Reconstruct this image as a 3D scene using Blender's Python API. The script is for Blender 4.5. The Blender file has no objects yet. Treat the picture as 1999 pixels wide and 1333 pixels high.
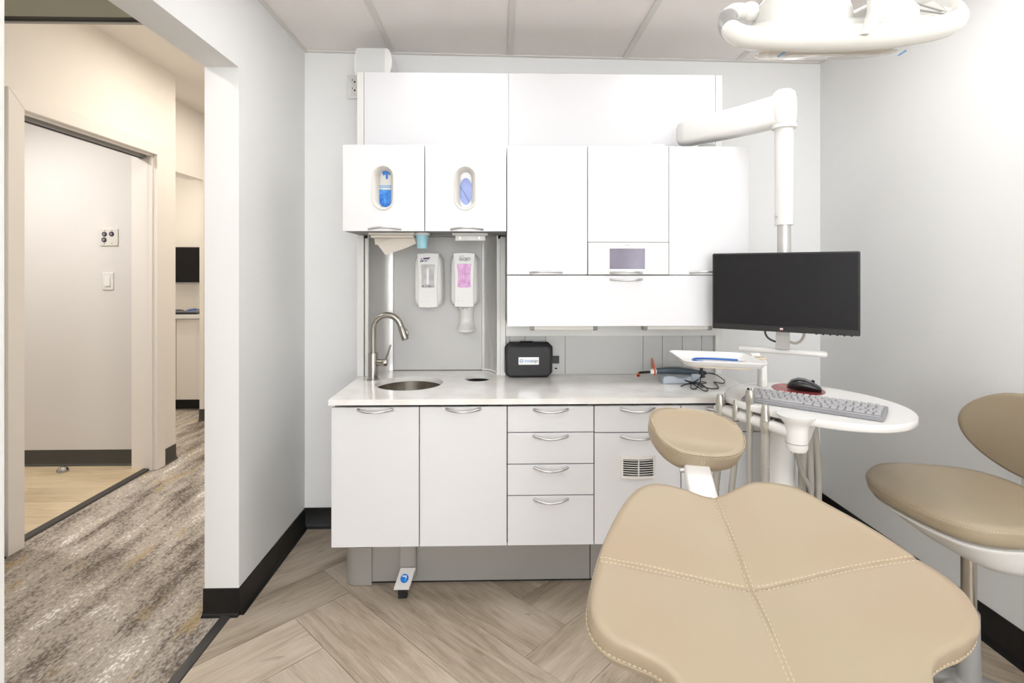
import bpy, math, random
from mathutils import Matrix, Vector, Euler
from mathutils.bvhtree import BVHTree

random.seed(7)
PI = math.pi
scene = bpy.context.scene
COL = scene.collection

# ------------------------------------------------------------------ camera
YAW = math.atan(24.5 / 1030.0)
cam_d = bpy.data.cameras.new('camera')
cam = bpy.data.objects.new('camera', cam_d)
COL.objects.link(cam)
cam.location = (0, 0, 1.32)
cam.rotation_euler = (PI / 2, 0, -YAW)
cam_d.sensor_fit = 'HORIZONTAL'
cam_d.sensor_width = 36.0
cam_d.lens = 1030.0 / 1999.0 * 36.0
cam_d.shift_y = -138.5 / 1999.0
cam_d.clip_start = 0.02
scene.camera = cam

# ------------------------------------------------------------------ world, lights, exposure
world = bpy.data.worlds.new('world')
scene.world = world
world.use_nodes = True
world.node_tree.nodes['Background'].inputs[0].default_value = (0.955, 0.98, 1.0, 1)
world.node_tree.nodes['Background'].inputs[1].default_value = 9.5
scene.view_settings.view_transform = 'Standard'
scene.view_settings.look = 'None'
scene.view_settings.gamma = 1.0
scene.view_settings.exposure = 0.13
scene.view_settings.use_curve_mapping = False


def area(name, loc, sx, sy, power, col=(1, 1, 1), rot=(0, 0, 0), spread=180):
    d = bpy.data.lights.new(name, 'AREA')
    d.shape = 'RECTANGLE'
    d.size, d.size_y = sx, sy
    d.energy = power
    d.color = col
    d.spread = math.radians(spread)
    o = bpy.data.objects.new(name, d)
    o.location = loc
    o.rotation_euler = rot
    COL.objects.link(o)
    return o


def disc(name, loc, size, power, col=(1, 1, 1), spread=180):
    o = area(name, loc, size, size, power, col, spread=spread)
    o.data.shape = 'DISK'
    return o


COOL = (0.97, 0.985, 1.0)
WARM = (1.0, 0.92, 0.82)
# unseen light panels, added to even out the treatment room's brightness
area('added_panel_light', (-0.247, 1.80, 2.405), 0.54, 0.54, 1.8, COOL)
area('added_panel_light', (0.972, 1.80, 2.405), 0.54, 0.54, 1.8, COOL)
area('added_panel_light', (-0.247, -0.17, 2.405), 0.54, 0.54, 6, COOL)
area('added_panel_light', (0.972, -0.17, 2.405), 0.54, 0.54, 1.5, COOL)
# round downlight near the right wall
disc('downlight_lamp', (1.46, 1.40, 2.40), 0.13, 3.0, COOL)
# fill daylight enters through an added, unseen window behind the viewpoint
win_portal = area('added_window_portal', (0.36, -3.06, 1.50), 2.3, 1.7, 1, rot=(-PI / 2, 0, 0))
win_portal.data.cycles.is_portal = True
# hallway downlights
disc('hall_downlight_lamp', (-1.62, 3.25, 2.66), 0.16, 8.5, WARM)
disc('hall_downlight_lamp', (-1.85, 4.35, 2.66), 0.16, 9, WARM)  # added out of sight to lift the far hallway
disc('hall_downlight_lamp', (-1.66, 1.45, 2.42), 0.16, 7.5, (1, 0.96, 0.90))  # unseen, added to throw fill through the opening into the room
disc('office_downlight_lamp', (-3.0, 2.75, 2.40), 0.16, 19, (1, 0.97, 0.94))
disc('niche_fill_lamp', (-3.15, 4.6, 2.40), 0.16, 9, (1, 0.92, 0.80))  # added lamp without a fixture, brightens the desk alcove


# ------------------------------------------------------------------ materials
def lin(c):
    c = c / 255.0
    return c / 12.92 if c <= 0.04045 else ((c + 0.055) / 1.055) ** 2.4


def rgb(r, g, b):
    return (lin(r), lin(g), lin(b), 1.0)


MATS = {}


def mat(name, col, rough=0.5, metal=0.0, spec=0.5, coat=0.0, bump=None, vary=None, trans=0.0, emit=None, sheen=0.0):
    m = bpy.data.materials.new(name)
    m.use_nodes = True
    nt = m.node_tree
    b = nt.nodes['Principled BSDF']
    b.inputs['Base Color'].default_value = col
    b.inputs['Roughness'].default_value = rough
    b.inputs['Metallic'].default_value = metal
    b.inputs['Specular IOR Level'].default_value = spec
    b.inputs['Coat Weight'].default_value = coat
    b.inputs['Transmission Weight'].default_value = trans
    if emit:
        b.inputs['Emission Color'].default_value = emit[0]
        b.inputs['Emission Strength'].default_value = emit[1]
    if bump or vary:
        tc = nt.nodes.new('ShaderNodeTexCoord')
        if bump:
            n = nt.nodes.new('ShaderNodeTexNoise')
            n.inputs['Scale'].default_value = bump[0]
            n.inputs['Detail'].default_value = 4
            nt.links.new(tc.outputs['Object'], n.inputs['Vector'])
            bp = nt.nodes.new('ShaderNodeBump')
            bp.inputs['Strength'].default_value = bump[1]
            bp.inputs['Distance'].default_value = bump[2] if len(bump) > 2 else 0.002
            nt.links.new(n.outputs['Fac'], bp.inputs['Height'])
            nt.links.new(bp.outputs['Normal'], b.inputs['Normal'])
        if vary:
            n2 = nt.nodes.new('ShaderNodeTexNoise')
            n2.inputs['Scale'].default_value = vary[0]
            n2.inputs['Detail'].default_value = 5
            nt.links.new(tc.outputs['Object'], n2.inputs['Vector'])
            r = nt.nodes.new('ShaderNodeValToRGB')
            r.color_ramp.elements[0].position = 0.35
            r.color_ramp.elements[1].position = 0.65
            r.color_ramp.elements[0].color = col
            r.color_ramp.elements[1].color = vary[1]
            nt.links.new(n2.outputs['Fac'], r.inputs['Fac'])
            nt.links.new(r.outputs['Color'], b.inputs['Base Color'])
    MATS[name] = m
    return m


def wood_mat(name, stops, scale=1.0):
    """vinyl plank: grain runs along the plank's own x axis, each plank shifted by its random id"""
    m = bpy.data.materials.new(name)
    m.use_nodes = True
    nt = m.node_tree
    L = nt.links.new
    b = nt.nodes['Principled BSDF']
    tc = nt.nodes.new('ShaderNodeTexCoord')
    oi = nt.nodes.new('ShaderNodeObjectInfo')
    mul = nt.nodes.new('ShaderNodeVectorMath'); mul.operation = 'SCALE'
    comb = nt.nodes.new('ShaderNodeCombineXYZ')
    L(oi.outputs['Random'], comb.inputs[0]); L(oi.outputs['Random'], comb.inputs[1])
    mul.inputs['Scale'].default_value = 53.0
    L(comb.outputs[0], mul.inputs[0])
    add = nt.nodes.new('ShaderNodeVectorMath'); add.operation = 'ADD'
    L(tc.outputs['Object'], add.inputs[0]); L(mul.outputs[0], add.inputs[1])

    def noise(sx, sy, sc, det, rough, dist):
        mp = nt.nodes.new('ShaderNodeMapping')
        mp.inputs['Scale'].default_value = (sx, sy, 1)
        L(add.outputs[0], mp.inputs['Vector'])
        n = nt.nodes.new('ShaderNodeTexNoise')
        n.inputs['Scale'].default_value = sc * scale
        n.inputs['Detail'].default_value = det
        n.inputs['Roughness'].default_value = rough
        n.inputs['Distortion'].default_value = dist
        L(mp.outputs[0], n.inputs['Vector'])
        return n
    big = noise(0.9, 4.0, 1.6, 3, 0.5, 0.8)
    mid = noise(1.0, 9.0, 3.0, 6, 0.65, 1.2)
    fine = noise(2.0, 60.0, 4.0, 6, 0.7, 0.2)
    mx = nt.nodes.new('ShaderNodeMix'); mx.data_type = 'FLOAT'
    mx.inputs[0].default_value = 0.5
    L(big.outputs['Fac'], mx.inputs[2]); L(mid.outputs['Fac'], mx.inputs[3])
    mx2 = nt.nodes.new('ShaderNodeMix'); mx2.data_type = 'FLOAT'
    mx2.inputs[0].default_value = 0.28
    L(mx.outputs[0], mx2.inputs[2]); L(fine.outputs['Fac'], mx2.inputs[3])
    ramp = nt.nodes.new('ShaderNodeValToRGB')
    cr = ramp.color_ramp
    while len(cr.elements) < len(stops):
        cr.elements.new(0.5)
    for e, (p, c) in zip(cr.elements, stops):
        e.position = p; e.color = c
    L(mx2.outputs[0], ramp.inputs['Fac'])
    # knots and dark cracks
    kn = noise(1.6, 5.0, 2.3, 2, 0.5, 2.5)
    kr = nt.nodes.new('ShaderNodeValToRGB')
    kr.color_ramp.elements[0].position = 0.19; kr.color_ramp.elements[0].color = (0.25, 0.22, 0.19, 1)
    kr.color_ramp.elements[1].position = 0.31; kr.color_ramp.elements[1].color = (1, 1, 1, 1)
    L(kn.outputs['Fac'], kr.inputs['Fac'])
    tint = nt.nodes.new('ShaderNodeMix'); tint.data_type = 'RGBA'; tint.blend_type = 'MULTIPLY'
    tint.inputs[0].default_value = 0.75
    L(ramp.outputs['Color'], tint.inputs[6]); L(kr.outputs['Color'], tint.inputs[7])
    # plank-to-plank tone
    tone = nt.nodes.new('ShaderNodeMapRange')
    tone.inputs[3].default_value = 0.88; tone.inputs[4].default_value = 1.08
    L(oi.outputs['Random'], tone.inputs[0])
    sc2 = nt.nodes.new('ShaderNodeVectorMath'); sc2.operation = 'SCALE'
    L(tint.outputs[2], sc2.inputs[0]); L(tone.outputs[0], sc2.inputs['Scale'])
    L(sc2.outputs[0], b.inputs['Base Color'])
    b.inputs['Roughness'].default_value = 0.42
    bp = nt.nodes.new('ShaderNodeBump')
    bp.inputs['Strength'].default_value = 0.15; bp.inputs['Distance'].default_value = 0.002
    L(fine.outputs['Fac'], bp.inputs['Height']); L(bp.outputs['Normal'], b.inputs['Normal'])
    MATS[name] = m
    return m


def carpet_mat():
    m = bpy.data.materials.new('carpet')
    m.use_nodes = True
    nt = m.node_tree
    L = nt.links.new
    b = nt.nodes['Principled BSDF']
    tc = nt.nodes.new('ShaderNodeTexCoord')

    def noise(scl, sc, det, rough=0.6, off=0.0):
        mp = nt.nodes.new('ShaderNodeMapping')
        mp.inputs['Scale'].default_value = scl
        mp.inputs['Location'].default_value = (off, off * 1.7, 0)
        mp.inputs['Rotation'].default_value = (0, 0, 0.10)
        L(tc.outputs['Object'], mp.inputs['Vector'])
        n = nt.nodes.new('ShaderNodeTexNoise')
        n.inputs['Scale'].default_value = sc
        n.inputs['Detail'].default_value = det
        n.inputs['Roughness'].default_value = rough
        L(mp.outputs[0], n.inputs['Vector'])
        return n
    a = noise((4.2, 1.1, 1), 1.7, 7, 0.66)
    speck = noise((1.2, 0.7, 1), 85, 3, 0.6, 3.0)
    mx = nt.nodes.new('ShaderNodeMix'); mx.data_type = 'FLOAT'; mx.inputs[0].default_value = 0.36
    L(a.outputs['Fac'], mx.inputs[2]); L(speck.outputs['Fac'], mx.inputs[3])
    r = nt.nodes.new('ShaderNodeValToRGB')
    cr = r.color_ramp
    for p in (0.1, 0.2, 0.3):
        cr.elements.new(p)
    for e, (p, c) in zip(cr.elements, ((0.37, rgb(100, 91, 85)), (0.45, rgb(150, 140, 131)), (0.50, rgb(184, 175, 164)), (0.555, rgb(194, 185, 174)), (0.61, rgb(248, 244, 238)))):
        e.position = p; e.color = c
    L(mx.outputs[0], r.inputs['Fac'])
    # ochre patches
    y = noise((2.6, 0.8, 1), 3.4, 3, 0.6, 11.0)
    yr = nt.nodes.new('ShaderNodeValToRGB')
    yr.color_ramp.elements[0].position = 0.60; yr.color_ramp.elements[0].color = (0, 0, 0, 1)
    yr.color_ramp.elements[1].position = 0.70; yr.color_ramp.elements[1].color = (0.6, 0.6, 0.6, 1)
    L(y.outputs['Fac'], yr.inputs['Fac'])
    mc = nt.nodes.new('ShaderNodeMix'); mc.data_type = 'RGBA'
    mc.inputs[7].default_value = rgb(186, 160, 108)
    L(yr.outputs['Color'], mc.inputs[0]); L(r.outputs['Color'], mc.inputs[6])
    L(mc.outputs[2], b.inputs['Base Color'])
    b.inputs['Roughness'].default_value = 0.95
    b.inputs['Specular IOR Level'].default_value = 0.1
    bn = noise((1, 1, 1), 260, 2, 0.6, 5.0)
    bp = nt.nodes.new('ShaderNodeBump')
    bp.inputs['Strength'].default_value = 0.6; bp.inputs['Distance'].default_value = 0.004
    L(bn.outputs['Fac'], bp.inputs['Height']); L(bp.outputs['Normal'], b.inputs['Normal'])
    MATS['carpet'] = m
    return m


WALL = mat('wall_paint', rgb(239, 239, 238), 0.6, spec=0.25, bump=(180, 0.06, 0.0006))
HALLP = mat('hall_paint', rgb(243, 238, 231), 0.6, spec=0.25, bump=(180, 0.06, 0.0006))
OFFP = mat('office_paint', rgb(226, 223, 220), 0.6, spec=0.25)
SHADEC = mat('shaded_ceiling', rgb(160, 161, 144), 0.7)  # olive tone carries the shade of the unlit dropped ceiling
TILE = mat('ceiling_tile', rgb(247, 241, 238), 0.85, spec=0.15, bump=(420, 0.25, 0.0008))
TBAR = mat('grid_bar', rgb(226, 222, 217), 0.5)
BASEB = mat('black_vinyl_base', rgb(17, 16, 15), 0.38)
BASEG = mat('dark_grey_base', rgb(70, 68, 64), 0.42)
STRIP = mat('transition_strip', rgb(62, 60, 58), 0.45)
CASING = mat('casing_paint', rgb(243, 238, 232), 0.4)
LACQ = mat('white_lacquer', rgb(224, 224, 226), 0.26, spec=0.45)
CARC = mat('grey_carcass', rgb(128, 128, 128), 0.5)  # grey stands in for the shade in the gaps between fronts
LAM = mat('pale_laminate', rgb(226, 225, 221), 0.4)
GREYP = mat('grey_laminate', rgb(198, 197, 195), 0.38)
SILV = mat('satin_aluminium', rgb(206, 205, 203), 0.36, metal=0.6)
KICK = mat('grey_kick_metal', rgb(166, 164, 160), 0.42, metal=0.35)
PULL = mat('brushed_pull', rgb(205, 205, 206), 0.28, metal=0.85)
QUARTZ = mat('quartz', rgb(244, 243, 241), 0.10, spec=0.5, coat=0.2, vary=(9, rgb(231, 228, 223)))
STEEL = mat('brushed_steel', rgb(178, 172, 163), 0.24, metal=1.0, bump=(300, 0.03, 0.0004))
CHROME = mat('chrome', rgb(200, 200, 200), 0.10, metal=1.0)
PALEM = mat('pale_instrument_metal', rgb(192, 190, 180), 0.30, metal=0.8)
NICKEL = mat('satin_nickel', rgb(172, 168, 160), 0.25, metal=1.0)
BLACKP = mat('black_plastic', rgb(26, 25, 27), 0.45)
BLACKC = mat('black_case', rgb(40, 39, 41), 0.55, bump=(500, 0.2, 0.0006))
RUBBER = mat('black_rubber', rgb(15, 15, 15), 0.6)
SCREEN = mat('monitor_screen', rgb(18, 17, 20), 0.25, spec=0.25)
GLOSSB = mat('gloss_black', rgb(14, 13, 15), 0.10)
TOUCH = mat('touch_screen', rgb(120, 113, 128), 0.08, vary=(5, rgb(142, 138, 156)))
WPLAS = mat('white_plastic', rgb(232, 231, 229), 0.28, coat=0.1)
WPLASM = mat('white_plastic_matte', rgb(228, 226, 222), 0.45)
WPAINT = mat('white_powder_coat', rgb(228, 227, 224), 0.30)
GPLAS = mat('grey_plastic', rgb(150, 149, 147), 0.42)
LEATH = mat('tan_vinyl', rgb(162, 149, 126), 0.40, spec=0.4, bump=(700, 0.10, 0.0005), vary=(2.2, rgb(162, 144, 122)))
STITCH = mat('tan_thread', rgb(196, 181, 156), 0.8)
SEAMD = mat('seam_shadow_thread', rgb(150, 126, 96), 0.8)
HOSE = mat('grey_hose', rgb(168, 164, 156), 0.5)
KEYB = mat('keyboard_grey', rgb(138, 138, 142), 0.42)
KEYT = mat('key_grey', rgb(176, 176, 179), 0.45)
RED = mat('red_mat', rgb(176, 52, 52), 0.25, vary=(8, rgb(120, 60, 60)))
MOUSE = mat('mouse_black', rgb(24, 24, 26), 0.22)
MOUSEG = mat('mouse_grey', rgb(104, 104, 108), 0.35)
BLUEP = mat('blue_plastic', rgb(26, 92, 178), 0.3)
CUP = mat('pale_blue_cup', rgb(160, 210, 224), 0.3)
PAPER = mat('towel_paper', rgb(222, 215, 204), 0.9, bump=(300, 0.3, 0.001))
BLUEG = mat('blue_glove', rgb(22, 98, 196), 0.45, vary=(38, rgb(70, 150, 226)))
PERI = mat('periwinkle_film', rgb(140, 156, 216), 0.35, vary=(20, rgb(158, 172, 226)))
LBLUE = mat('print_blue', rgb(120, 170, 214), 0.5)
IVORY = mat('ivory_plastic', rgb(226, 222, 214), 0.35)
NAVY = mat('navy_print', rgb(28, 30, 72), 0.4)
MAGP = mat('magenta_print', rgb(150, 40, 130), 0.4)
GREYT = mat('grey_print', rgb(84, 84, 86), 0.4)
WPRINT = mat('white_print', rgb(248, 248, 250), 0.4)
SKYB = mat('sky_print', rgb(44, 130, 190), 0.4)
STKB = mat('sticker_blue', rgb(24, 128, 222), 0.4)
REDP = mat('red_print', rgb(200, 70, 50), 0.4)
GEL = mat('clear_gel', rgb(176, 176, 174), 0.12, vary=(34, rgb(206, 206, 205)))
SOAP = mat('pink_soap', rgb(176, 70, 160), 0.12, vary=(30, rgb(216, 140, 206)))
AMBER = mat('amber_shield', rgb(200, 88, 44), 0.2)
SLATE = mat('slate_grip', rgb(66, 78, 88), 0.32)
STAND = mat('pale_blue_stand', rgb(176, 186, 196), 0.35)
LAMPW = mat('lamp_white', rgb(222, 221, 216), 0.25, coat=0.1)
LAMPR = mat('lamp_reflector', rgb(222, 208, 184), 0.2, metal=0.3)
DIFF = mat('light_diffuser', (1, 1, 1, 1), 0.5, emit=((1, 0.99, 0.97, 1), 4.0))
DIFW = mat('warm_diffuser', (1, 1, 1, 1), 0.5, emit=((1, 0.88, 0.68, 1), 4.0))
DARK = mat('dark_void', rgb(12, 12, 12), 0.8)
PANE = bpy.data.materials.new('added_window_glass')
PANE.use_nodes = True
_nt = PANE.node_tree
_nt.nodes.remove(_nt.nodes['Principled BSDF'])
_tr = _nt.nodes.new('ShaderNodeBsdfTransparent'); _gl = _nt.nodes.new('ShaderNodeBsdfGlossy'); _mx = _nt.nodes.new('ShaderNodeMixShader')
_gl.inputs['Roughness'].default_value = 0.02; _mx.inputs[0].default_value = 0.06
_nt.links.new(_tr.outputs[0], _mx.inputs[1]); _nt.links.new(_gl.outputs[0], _mx.inputs[2])
_nt.links.new(_mx.outputs[0], _nt.nodes['Material Output'].inputs[0])
WOOD = wood_mat('vinyl_plank', ((0.34, rgb(130, 114, 96)), (0.45, rgb(168, 153, 134)), (0.54, rgb(192, 178, 160)), (0.66, rgb(208, 196, 180))))
WOODL = wood_mat('pale_vinyl_plank', ((0.34, rgb(180, 158, 124)), (0.46, rgb(206, 186, 152)), (0.56, rgb(218, 200, 168)), (0.68, rgb(228, 212, 184))))
CARPET = carpet_mat()


# ------------------------------------------------------------------ mesh helpers
class MB:
    def __init__(s):
        s.v = []; s.f = []

    def add(s, vs, fs):
        o = len(s.v)
        s.v += [tuple(v) for v in vs]
        s.f += [tuple(i + o for i in f) for f in fs]
        return s

    def box(s, x0, x1, y0, y1, z0, z1):
        vs = [(x, y, z) for z in (z0, z1) for y in (y0, y1) for x in (x0, x1)]
        return s.add(vs, [(0, 2, 3, 1), (4, 5, 7, 6), (0, 1, 5, 4), (1, 3, 7, 5), (3, 2, 6, 7), (2, 0, 4, 6)])

    def loft(s, rings, cap0=True, cap1=True, closed=True):
        n = len(rings[0]); o = len(s.v)
        for r in rings:
            s.v += [tuple(p) for p in r]
        for k in range(len(rings) - 1):
            for i in range(n if closed else n - 1):
                j = (i + 1) % n
                s.f.append((o + k * n + i, o + k * n + j, o + (k + 1) * n + j, o + (k + 1) * n + i))
        if cap0:
            s.f.append(tuple(o + i for i in reversed(range(n))))
        if cap1:
            b = o + (len(rings) - 1) * n
            s.f.append(tuple(b + i for i in range(n)))
        return s

    def tube(s, path, r, n=12, flat=1.0, up=(0, 0, 1), cap=True):
        P = [Vector(p) for p in path]
        R = r if isinstance(r, (list, tuple)) else [r] * len(P)
        rings = []
        u = Vector(up)
        side = None
        for i, p in enumerate(P):
            t = (P[min(i + 1, len(P) - 1)] - P[max(i - 1, 0)]).normalized()
            if side is None:
                side = t.cross(u)
                if side.length < 1e-4:
                    side = t.cross(Vector((1, 0, 0)))
            else:
                side = side - t * side.dot(t)
            side.normalize()
            w = side.cross(t).normalized()
            rr = R[i]
            rings.append([p + side * (math.cos(2 * PI * k / n) * rr) + w * (math.sin(2 * PI * k / n) * rr * flat) for k in range(n)])
        return s.loft(rings, cap, cap)

    def cyl(s, p, q, r, r2=None, n=24):
        return s.tube([p, q], [r, r if r2 is None else r2], n)

    def lathe(s, c, prof, n=32, cap0=True, cap1=True):
        rings = [[(c[0] + r * math.cos(2 * PI * k / n), c[1] + r * math.sin(2 * PI * k / n), c[2] + z) for k in range(n)] for r, z in prof]
        return s.loft(rings, cap0, cap1)

    def ball(s, c, r, n=20, m=12, sc=(1, 1, 1)):
        rings = []
        for j in range(1, m):
            a = -PI / 2 + PI * j / m
            rings.append([(c[0] + sc[0] * r * math.cos(a) * math.cos(2 * PI * k / n), c[1] + sc[1] * r * math.cos(a) * math.sin(2 * PI * k / n), c[2] + sc[2] * r * math.sin(a)) for k in range(n)])
        return s.loft(rings)

    def prism(s, poly, fn, d0, d1):
        """poly of (a,b); fn(a,b,d) -> xyz"""
        return s.loft([[fn(a, b, d0) for a, b in poly], [fn(a, b, d1) for a, b in poly]])

    def plate_hole(s, rect, hole, fn, d0, d1, wall=True):
        """rectangular plate with a hole (list of points around its centre); fn(a,b,d)"""
        a0, a1, b0, b1 = rect
        ca = sum(p[0] for p in hole) / len(hole); cb = sum(p[1] for p in hole) / len(hole)
        cand = [(math.atan2(p[1] - cb, p[0] - ca), p) for p in hole]
        for c in ((a0, b0), (a1, b0), (a1, b1), (a0, b1)):
            ang = math.atan2(c[1] - cb, c[0] - ca)
            k = min(range(len(cand)), key=lambda i: abs((cand[i][0] - ang + PI) % (2 * PI) - PI))
            cand[k] = (cand[k][0], cand[k][1], c) if len(cand[k]) == 2 else cand[k]
        outer = []
        inner = []
        for e in cand:
            inner.append(e[1])
            if len(e) == 3:
                outer.append(e[2]); continue
            dx, dy = math.cos(e[0]), math.sin(e[0])
            t = 1e9
            if dx > 1e-9: t = min(t, (a1 - ca) / dx)
            if dx < -1e-9: t = min(t, (a0 - ca) / dx)
            if dy > 1e-9: t = min(t, (b1 - cb) / dy)
            if dy < -1e-9: t = min(t, (b0 - cb) / dy)
            outer.append((ca + dx * t, cb + dy * t))
        n = len(inner); o = len(s.v)
        for d in (d0, d1):
            s.v += [fn(a, b, d) for a, b in outer]
            s.v += [fn(a, b, d) for a, b in inner]
        for i in range(n):
            j = (i + 1) % n
            s.f.append((o + i, o + j, o + n + j, o + n + i))
            s.f.append((o + 2 * n + j, o + 2 * n + i, o + 3 * n + i, o + 3 * n + j))
            s.f.append((o + j, o + i, o + 2 * n + i, o + 2 * n + j))
            s.f.append((o + n + i, o + n + j, o + 3 * n + j, o + 3 * n + i))
        return s

    def xf(s, M):
        s.v = [tuple(M @ Vector(v)) for v in s.v]
        return s


WM = {}       # world matrix of each object that parents others


def mesh_of(name, mb, smooth=0):
    me = bpy.data.meshes.new(name)
    me.from_pydata(mb.v, [], mb.f)
    me.validate()
    import bmesh
    bm = bmesh.new(); bm.from_mesh(me)
    bmesh.ops.recalc_face_normals(bm, faces=bm.faces)
    bm.to_mesh(me); bm.free()
    if smooth:
        for p in me.polygons:
            p.use_smooth = True
        me.set_sharp_from_angle(angle=math.radians(smooth))
    me.update()
    return me


def link(name, me, material, parent=None, bevel=0, seg=2):
    o = bpy.data.objects.new(name, me)
    COL.objects.link(o)
    if material and not me.materials:
        me.materials.append(material)
    if parent:
        o.parent = parent
    if bevel:
        md = o.modifiers.new('bevel', 'BEVEL')
        md.width = bevel; md.segments = seg
        md.limit_method = 'ANGLE'; md.angle_limit = math.radians(40)
    return o


def tag(o, label=None, cat=None, group=None, kind=None):
    if label: o['label'] = label
    if cat: o['category'] = cat
    if group: o['group'] = group
    if kind: o['kind'] = kind
    return o


def thing(name, label, cat, loc=(0, 0, 0), rz=0, group=None, kind=None):
    o = bpy.data.objects.new(name, None)
    o.empty_display_size = 0.05
    COL.objects.link(o)
    o.location = loc; o.rotation_euler = (0, 0, rz)
    WM[o] = Matrix.LocRotScale(Vector(loc), Euler((0, 0, rz)), None)
    return tag(o, label, cat, group, kind)


def part(name, mb, material, parent, smooth=0, bevel=0, seg=2, world=True, label=None, kind=None):
    """a part of parent; mb in world coordinates (world=True) or in the parent's own"""
    M = WM[parent]
    if world:
        mb.xf(M.inverted())
    o = link(name, mesh_of(name, mb, smooth), material, parent, bevel, seg)
    WM[o] = M
    return tag(o, label, kind=kind)


def single(name, mb, material, label, cat=None, group=None, kind=None, smooth=0, bevel=0, seg=2):
    """a one-mesh thing, mb in world coordinates, origin at its base"""
    xs, ys, zs = zip(*mb.v)
    c = Vector(((min(xs) + max(xs)) / 2, (min(ys) + max(ys)) / 2, min(zs)))
    mb.xf(Matrix.Translation(-c))
    o = link(name, mesh_of(name, mb, smooth), material, None, bevel, seg)
    o.location = c
    WM[o] = Matrix.Translation(c)
    return tag(o, label, cat, group, kind)


def catmull(pts, per=6, closed=False):
    out = []
    n = len(pts)
    P = [Vector(p) for p in pts]
    rng = range(n) if closed else range(n - 1)
    for i in rng:
        if closed:
            a, b, c, d = P[(i - 1) % n], P[i], P[(i + 1) % n], P[(i + 2) % n]
        else:
            a, b, c, d = P[max(i - 1, 0)], P[i], P[i + 1], P[min(i + 2, n - 1)]
        for k in range(per):
            t = k / per
            out.append(0.5 * ((2 * b) + (c - a) * t + (2 * a - 5 * b + 4 * c - d) * t * t + (3 * b - a - 3 * c + d) * t ** 3))
    if not closed:
        out.append(P[-1])
    return out


def stadium(ca, cb, w, h, n=24):
    r = w / 2
    pts = []
    for k in range(n + 1):
        a = PI * k / n
        pts.append((ca + r * math.cos(a), cb + h / 2 - r + r * math.sin(a)))
    for k in range(n + 1):
        a = PI + PI * k / n
        pts.append((ca + r * math.cos(a), cb - h / 2 + r + r * math.sin(a)))
    return pts


def rrect(a0, a1, b0, b1, r, n=6):
    pts = []
    for cx, cy, s in ((a1 - r, b1 - r, 0), (a0 + r, b1 - r, PI / 2), (a0 + r, b0 + r, PI), (a1 - r, b0 + r, 1.5 * PI)):
        for k in range(n + 1):
            a = s + PI / 2 * k / n
            pts.append((cx + r * math.cos(a), cy + r * math.sin(a)))
    return pts


FRONT = lambda a, b, d: (a, d, b)      # plate facing the camera: a = x, b = z, d = y
FLAT = lambda a, b, d: (a, b, d)


def text_mesh(body, size, align='CENTER', shear=0.0, bold=0.0, extrude=0.0004):
    cu = bpy.data.curves.new('lettering', 'FONT')
    cu.body = body; cu.size = size; cu.align_x = align; cu.align_y = 'CENTER'
    cu.shear = shear; cu.offset = bold; cu.extrude = extrude; cu.resolution_u = 3
    o = bpy.data.objects.new('lettering', cu)
    COL.objects.link(o)
    dg = bpy.context.evaluated_depsgraph_get()
    me = bpy.data.meshes.new_from_object(o.evaluated_get(dg))
    bpy.data.objects.remove(o)
    bpy.data.curves.remove(cu)
    me.materials.clear()
    return me


def lettering(body, size, loc, material, parent, rot=(PI / 2, 0, 0), sx=1.0, **k):
    """flat print at world position loc"""
    o = link('lettering', text_mesh(body, size, **k), material, parent)
    W = Matrix.LocRotScale(Vector(loc), Euler(rot), Vector((sx, 1, 1)))
    o.matrix_local = WM[parent].inverted() @ W
    return o


# ------------------------------------------------------------------ the setting
XL, XR, YB, YF, ZC = -1.0, 1.74, 2.735, -3.0, 2.445
YBR = 2.822          # the back wall runs slightly away to the right corner
WT = 0.13            # partition thickness
HX = -2.28           # far wall of the hallway
HZ = 2.69            # hallway ceiling beyond the bulkhead


def clip_poly(poly, x0, x1, y0, y1):
    def cut(p, inside, inter):
        out = []
        for i in range(len(p)):
            a, b = p[i - 1], p[i]
            if inside(b):
                if not inside(a): out.append(inter(a, b))
                out.append(b)
            elif inside(a):
                out.append(inter(a, b))
        return out

    def ix(x): return lambda a, b: (x, a[1] + (b[1] - a[1]) * (x - a[0]) / (b[0] - a[0]))
    def iy(y): return lambda a, b: (a[0] + (b[0] - a[0]) * (y - a[1]) / (b[1] - a[1]), y)
    for ins, it in ((lambda p: p[0] >= x0, ix(x0)), (lambda p: p[0] <= x1, ix(x1)), (lambda p: p[1] >= y0, iy(y0)), (lambda p: p[1] <= y1, iy(y1))):
        poly = cut(poly, ins, it)
        if len(poly) < 3: return []
    return poly


floor = single('floor', MB().box(XL - 0.03, XR, YF, YBR, -0.06, -0.006), DARK, 'herringbone wood-look plank floor of the treatment room', kind='structure')


def plank(poly, centre, ang, material, parent, gap=0.0009):
    """one floor plank clipped to its room, built along its own x axis"""
    M = Matrix.Translation((centre[0], centre[1], 0)) @ Matrix.Rotation(ang, 4, 'Z')
    Mi = M.inverted()
    loc = [Mi @ Vector((p[0], p[1], 0)) for p in poly]
    c = sum(loc, Vector()) / len(loc)
    sh = []
    for p in loc:
        d = p - c
        sh.append((p.x - math.copysign(min(gap, abs(d.x)), d.x), p.y - math.copysign(min(gap, abs(d.y)), d.y)))
    mb = MB()
    mb.loft([[(a, b, -0.006) for a, b in sh], [(a, b, -0.0012) for a, b in sh], [(c.x + (a - c.x) * 0.9985, c.y + (b - c.y) * 0.9985, 0.0) for a, b in sh]])
    o = link('floor_plank', mesh_of('floor_plank', mb), material, parent)
    o.matrix_local = WM[parent].inverted() @ M
    return o


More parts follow.
